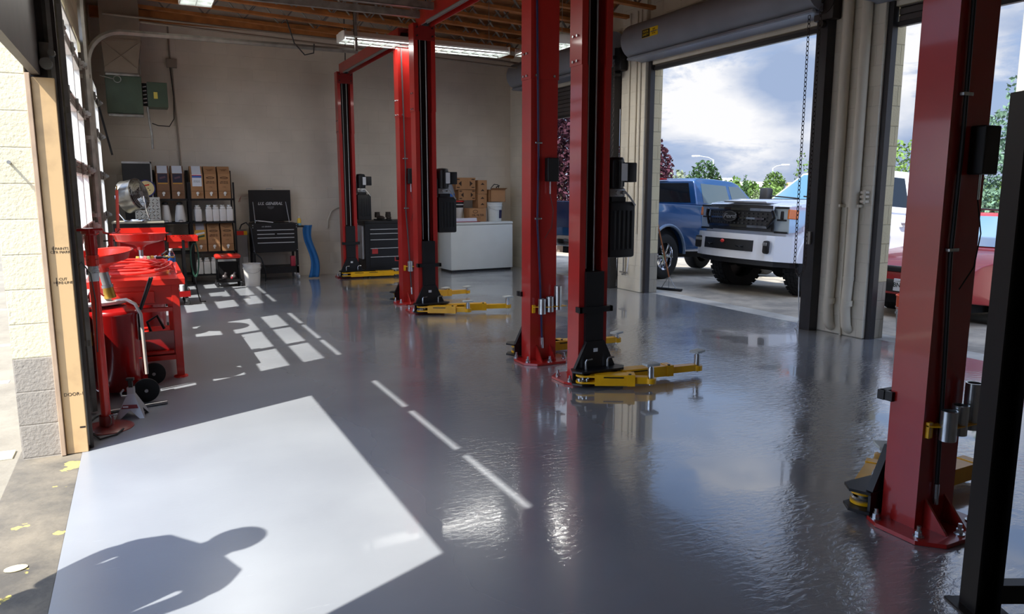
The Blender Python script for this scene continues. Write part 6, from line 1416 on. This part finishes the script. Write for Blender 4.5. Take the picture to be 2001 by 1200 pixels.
MB().bb(-0.7, 1.2, -1.06, -0.98, 0.36, 0.41, bev=0.02).bb(-0.7, 1.2, 0.98, 1.06, 0.36, 0.41, bev=0.02).build('side_step', chrome, G)
# red car
RC = thing('red_car', 'red car with a white licence plate parked outside the near rolling door', 'car', (10.72, 6.15, -0.14), rot=(0, -0.05, R(181)))
redcar = mat('red_car_paint', srgb(150, 16, 22), 0.3, coat=0.45)
m = MB(); ar = 0.36
def fr(x, z):
    k = 1 - 0.14 * (max(0, x - 1.3) / 0.9) ** 2 - 0.10 * (max(0, -1.6 - x) / 0.6) ** 2
    if z > 0.8: k -= 0.05
    return k
prof = [(2.20, 0.30), (2.24, 0.48), (2.18, 0.66), (2.02, 0.74), (1.55, 0.84), (0.95, 0.92), (-1.9, 0.95), (-2.16, 0.90), (-2.2, 0.5), (-2.15, 0.28), (-1.32 - ar, 0.28)] + [(x, z) for x, z in reversed(arch(-1.32, ar, 0.30))] + [(-1.32 + ar + 0.02, 0.22), (1.32 - ar - 0.02, 0.22)] + [(x, z) for x, z in reversed(arch(1.32, ar, 0.30))] + [(1.32 + ar, 0.26)]
shell(m, prof, 0.86, fr, bev=0.03); m.build('body', redcar, RC, smooth=50)
m = MB(); shell(m, [(1.02, 0.90), (0.35, 1.36), (0.15, 1.40), (-1.2, 1.42), (-1.45, 1.38), (-2.02, 0.94)], 0.80, lambda x, z: 1 - 0.22 * max(0, z - 0.9) / 0.5, bev=0.03); m.build('cabin', redcar, RC, smooth=50)
g = MB(); a = (1.0, 0.925, 0.36, 1.345)
def xz(t): return (1.02 + (0.35 - 1.02) * t + 0.01, 0.90 + 0.46 * t + 0.01)
x0, z0 = xz(0.08); x1, z1 = xz(0.95); g.quad((x0, -0.74, z0), (x0, 0.74, z0), (x1, 0.58, z1), (x1, -0.58, z1)); g.build('windshield', mat('car_windshield', srgb(78, 108, 134), 0.04, coat=0.9, spec=0.8), RC, smooth=0)
for s in (-1, 1):
    for xa, xb in ((0.72, -0.22), (-0.30, -1.45)):
        g = MB()
        wl = lambda z: 0.80 * (1 - 0.22 * (z - 0.9) / 0.5) + 0.004
        xt = min(xa, 0.22) if xa > 0 else xa
        g.quad((xa, s * wl(0.95), 0.95), (xt, s * wl(1.33), 1.33), (xb, s * wl(1.33), 1.33), (xb, s * wl(0.95), 0.95))
        g.build('side_window', tint, RC, smooth=0)
MB().bb(2.05, 2.235, -0.36, 0.36, 0.585, 0.66, bev=0.02).bb(2.1, 2.245, -0.55, 0.55, 0.33, 0.50, bev=0.03).build('grille', trimb, RC)
MB().cyl((2.22, 0, 0.625), (2.25, 0, 0.625), 0.035, n=20).build('badge', chrome, RC)
pl = MB().bb(2.262, 2.272, -0.155, 0.155, 0.35, 0.505, bev=0.004).build('licence_plate', whitelab, RC, smooth=0)
text('plate_number', 'BNA-C04', 0.078, (2.2735, 0, 0.425), (R(90), 0, R(90)), mat('plate_green_ink', srgb(24, 40, 34), .5), pl, ext=0.0006, bold=0.0012)
m = MB().quad((2.2731, -0.15, 0.47), (2.2731, 0.15, 0.47), (2.2731, 0.08, 0.495), (2.2731, 0.0, 0.482)).build('plate_hills', mat('plate_hill_ink', srgb(40, 60, 54), .5), pl, smooth=0)
for s in (-1, 1):
    MB().box((2.08, s * 0.60, 0.63), (0.20, 0.30, 0.10), rot=(0, 0, s * R(-18)), bev=0.03).build('headlight', lampglass, RC); MB().ball((2.10, s * 0.57, 0.40), 0.05, (0.5, 1, 1), n=8).build('fog_lamp', lampglass, RC)
    MB().bb(0.55, 0.70, s * 0.84, s * 1.0, 0.92, 1.04, bev=0.03).build('mirror', redcar, RC)
    wheel(RC, 1.32, s * 0.76, 0.315, 0.2, silver, False); wheel(RC, -1.32, s * 0.76, 0.315, 0.2, silver, False)
    MB().tube([(0.1, s * 0.56, 1.40), (0.0, s * 0.56, 1.45), (-1.1, s * 0.56, 1.46), (-1.2, s * 0.56, 1.42)], 0.014).build('roof_rail', trimb, RC)
MB().cyl((0.98, 0.0, 0.94), (0.85, 0.6, 0.99), 0.008).cyl((0.98, -0.62, 0.94), (0.86, -0.05, 0.99), 0.008).build('wiper', trimb, RC)
MB().bb(-1.9, 1.9, -0.6, 0.6, 0.16, 0.4).build('underbody', MATS['chassis_black'], RC, smooth=0)

# ================================================================ OUTSIDE: TREES, LAMPS, BUILDINGS
def leafmat(n, c): return mat(n, c, 0.8, var=0.45, vscale=3, spec=0.15)
LG = dict(green=leafmat('leaf_green', srgb(74, 96, 44)), dark=leafmat('leaf_dark_green', srgb(50, 72, 40)), spruce=leafmat('needle_blue_green', srgb(92, 116, 94)), plum=leafmat('leaf_plum', srgb(66, 36, 44)), lime=leafmat('leaf_light_green', srgb(96, 120, 60)), silver=leafmat('leaf_silver', srgb(112, 120, 92)), wall=leafmat('leaf_purple_brown', srgb(50, 40, 46)))  # hedge bushes have purple-brown leaves of their own
bark = mat('bark', srgb(96, 80, 66), 0.9, var=0.3)
def tree(label, name, x, y, ztop, spread, m_, kind='round', n=1600, leaf=0.22, zb=None, seed=1, cat='tree', z0=None):
    g = groundz(x) if zb is None else zb; H = ztop - g
    r = thing(name, label, cat, (x, y, g)); q = random.Random(seed)
    m = MB(); m.tube([(0, 0, -0.1), (0.03 * H * 0.1, 0, H * 0.3), (0, 0.02, H * 0.65)], [0.035 * H * 0.6 + 0.02, 0.02 * H * 0.6 + 0.015, 0.012], n=8)
    for i in range(6 if kind != 'cone' else 2):
        a = q.uniform(0, 6.28); m.tube([(0, 0, H * (0.25 + 0.06 * i)), (math.cos(a) * spread * 0.6, math.sin(a) * spread * 0.6, H * (0.5 + 0.06 * i))], [0.02 * H * 0.3, 0.006], n=6)
    m.build('trunk', bark, r)
    m = MB(); c0 = H * (z0 if z0 is not None else 0.12)
    for i in range(n):
        while True:
            u, v, w = q.uniform(-1, 1), q.uniform(-1, 1), q.uniform(0, 1)
            rad = math.hypot(u, v)
            lim = (1 - w) ** 0.85 * (0.75 + 0.25 * math.sin(w * 34)) + 0.03 if kind == 'cone' else math.sqrt(max(0, 1 - (2 * w - 0.9) ** 2)) * (0.8 + 0.2 * noise.noise(Vector((u * 2.2, v * 2.2, w * 4 + seed)))) 
            if rad < lim and rad > lim * 0.45: break
        p = Vector((u * spread, v * spread, c0 + w * (H - c0)))
        L = leaf * q.uniform(0.6, 1.3); a = Vector((q.uniform(-1, 1), q.uniform(-1, 1), q.uniform(-1, 1))).normalized(); b = a.cross(Vector((q.uniform(-1, 1), q.uniform(-1, 1), q.uniform(-1, 1)))).normalized()
        m.quad(p - a * L * 0.5, p + b * L * 0.3, p + a * L * 0.5, p - b * L * 0.3)
    m.build('crown', m_, r, smooth=0)
    return r
tree('broad dark pine behind the left street lamp', 'pine_tree', 31.2, 36.5, 3.55, 1.45, LG['dark'], 'round', 2600, 0.22, seed=2)
tree('low pale green tree at the left of the middle doorway, beyond the blue truck', 'leafy_tree', 34.0, 43.2, 3.2, 2.2, LG['silver'], 'round', 1800, 0.26, seed=3)
tree('small pointed spruce between the two street lamps', 'spruce_tree', 31.6, 33.4, 2.55, 0.75, LG['dark'], 'cone', 3200, 0.15, seed=4, z0=0.02)
tree('silvery bush with pale branches right of the small spruce', 'bush', 25.2, 25.6, 1.75, 0.75, LG['silver'], 'round', 1300, 0.12, seed=5, cat='bush')
tree('green bushy tree behind the mirror of the white truck', 'leafy_tree', 28.4, 28.1, 2.0, 1.05, LG['lime'], 'round', 1700, 0.16, seed=6)
tree('round crowned tree behind the right street lamp', 'leafy_tree', 35.6, 35.1, 2.75, 0.95, LG['green'], 'round', 1800, 0.18, seed=7, z0=0.45)
tree('thin young tree with sparse leaves over the white truck roof', 'young_tree', 17.6, 16.3, 2.75, 0.36, LG['green'], 'round', 260, 0.10, seed=8, z0=0.35)
tree('bright green leafy tree seen left of the large red column', 'leafy_tree', 21.2, 15.5, 3.25, 1.6, LG['lime'], 'round', 3600, 0.13, seed=9, z0=0.2)
tree('large blue-green spruce at the right edge behind the red car', 'spruce_tree', 16.2, 9.55, 3.9, 1.7, LG['spruce'], 'cone', 12000, 0.11, seed=10, z0=0.02)
tree('dense purple-leaved plum tree behind the blue truck, left one', 'plum_tree', 10.4, 18.0, 4.8, 1.45, LG['plum'], 'round', 12000, 0.13, seed=11, z0=0.1)
tree('dense purple-leaved plum tree behind the blue truck, right one', 'plum_tree', 13.3, 18.3, 3.6, 1.1, LG['plum'], 'round', 6500, 0.12, seed=12, z0=0.1)
for i, (x, y, zt, sp, k, c_) in enumerate(((46, 50, 2.7, 4.0, 'round', 'green'), (52, 40, 2.6, 4.2, 'round', 'dark'), (58, 33, 2.6, 4.2, 'round', 'green'), (60, 26, 2.8, 4.5, 'round', 'dark'), (62, 15, 3.0, 5, 'round', 'green'), (40, 56, 2.7, 4.0, 'round', 'dark'), (30, 60, 3.4, 5.0, 'round', 'green'))):
    tree('distant %s tree in the far row, %s' % ({'green': 'mid green', 'dark': 'dark green'}[c_], ('third from the left', 'behind the small spruce', 'behind the round crowned tree', 'hidden mostly by the white truck', 'seen right of the near doorway jamb', 'second from the left', 'first from the left')[i]), 'leafy_tree', x, y, zt, sp, LG[c_], k, 1500, 0.5, seed=20 + i, z0=0.05)
for i, (x, y, dz) in enumerate(((-5.6, 24, 0), (-7.5, 27, 0.3), (-9.8, 30, 0.6), (-13, 31, 0.6))):
    tree('dark purple hedge bush beyond the yard, %s from the pillar' % ('first', 'second', 'third', 'fourth')[i], 'bush', x, y, 1.3 + dz, 1.5, LG['wall'], 'round', 1400, 0.14, zb=-0.03, seed=40 + i, cat='bush')
lampm = mat('lamp_grey', srgb(160, 166, 172), 0.5, metal=0.3)
for (x, y, zt, ax_, ay_, za, lb) in ((59.2, 67.8, 4.84, -1.5, 1.27, 0.42, 'left street lamp with its arm reaching left'), (67.5, 66.9, 3.99, 0.95, -1.0, 0.34, 'right street lamp with its arm reaching right')):
    r = thing('street_lamp', lb, 'street lamp', (x, y, groundz(x)))
    H = zt - groundz(x)
    MB().tube([(0, 0, 0), (0, 0, H)], [0.16, 0.1], n=10).build('pole', lampm, r)
    MB().tube([(0, 0, H - 0.05), (ax_ * .3, ay_ * .3, H + za * .6), (ax_ * .8, ay_ * .8, H + za)], 0.05, n=8).build('arm', lampm, r)
    MB().box((ax_, ay_, H + za), (0.7, 0.7, 0.16), bev=0.05).build('lamp_head', whitelab, r)
r = thing('light_pole', 'tall beige steel pole at the top right corner outside', 'pole', (12.9, 7.55, groundz(12.9))); MB().cyl((0, 0, 1.8), (0, 0, 7.5), 0.06, n=14).cyl((0, 0, 0), (0, 0, 1.8), 0.09, n=14).build('pole', mat('pole_beige', srgb(186, 178, 160), .6), r)
wl = mat('far_stucco', srgb(214, 214, 218), 0.8); rf_ = mat('far_roof', srgb(188, 130, 92), 0.8)
for i, (x, y, w_, h_, lb) in enumerate(((80, 90, 1.3, 4.3, 'white far building between the pine and the small spruce, left one'), (86, 90, 1.1, 3.8, 'white far building between the pine and the small spruce, right one'), (66, 60, 3.5, 3.3, 'low far house with an orange roof beyond the bushes'))):
    r = thing('far_building', lb, 'building', (x, y, groundz(x)), R(45)); MB().bb(-w_, w_, -2, 2, 0, h_).build('wall', wl, r, smooth=0)
    MB().prism([(-w_ - .3, h_), (w_ + .3, h_), (w_ * .6, h_ + .7), (-w_ * .6, h_ + .7)], 'y', -2.3, 2.3).build('roof', rf_ if i == 2 else wl, r, smooth=0)
    for k in range(4): MB().bb(-w_ * .8 + k * w_ * .5, -w_ * .8 + k * w_ * .5 + w_ * .2, -2.05, -2.0, h_ - 1.8, h_ - .7).build('window', tint, r, smooth=0)
# white stall lines and yellow-ish kerb in the left yard
linem = mat('line_paint', srgb(236, 234, 226), .7, var=.1)
for i, yy in enumerate((7.4, 9.2, 12.0)): tag(MB().bb(-6.5, -1.1, yy, yy + 0.1, -0.03, -0.027).build('parking_line', linem, smooth=0), ('painted white line in the left yard, nearest the cream pillar', 'painted white line in the left yard, middle of three', 'painted white line in the left yard, farthest of three')[i], 'painted line')
tag(MB().bb(-4.0, -0.80, 5.25, 5.40, -0.03, -0.018, bev=0.003).build('kerb_stripe', mat('stripe_cream', srgb(230, 222, 190), .7, var=.2), smooth=0), 'cream painted stripe on the ground beside the pillar foot', 'painted line')
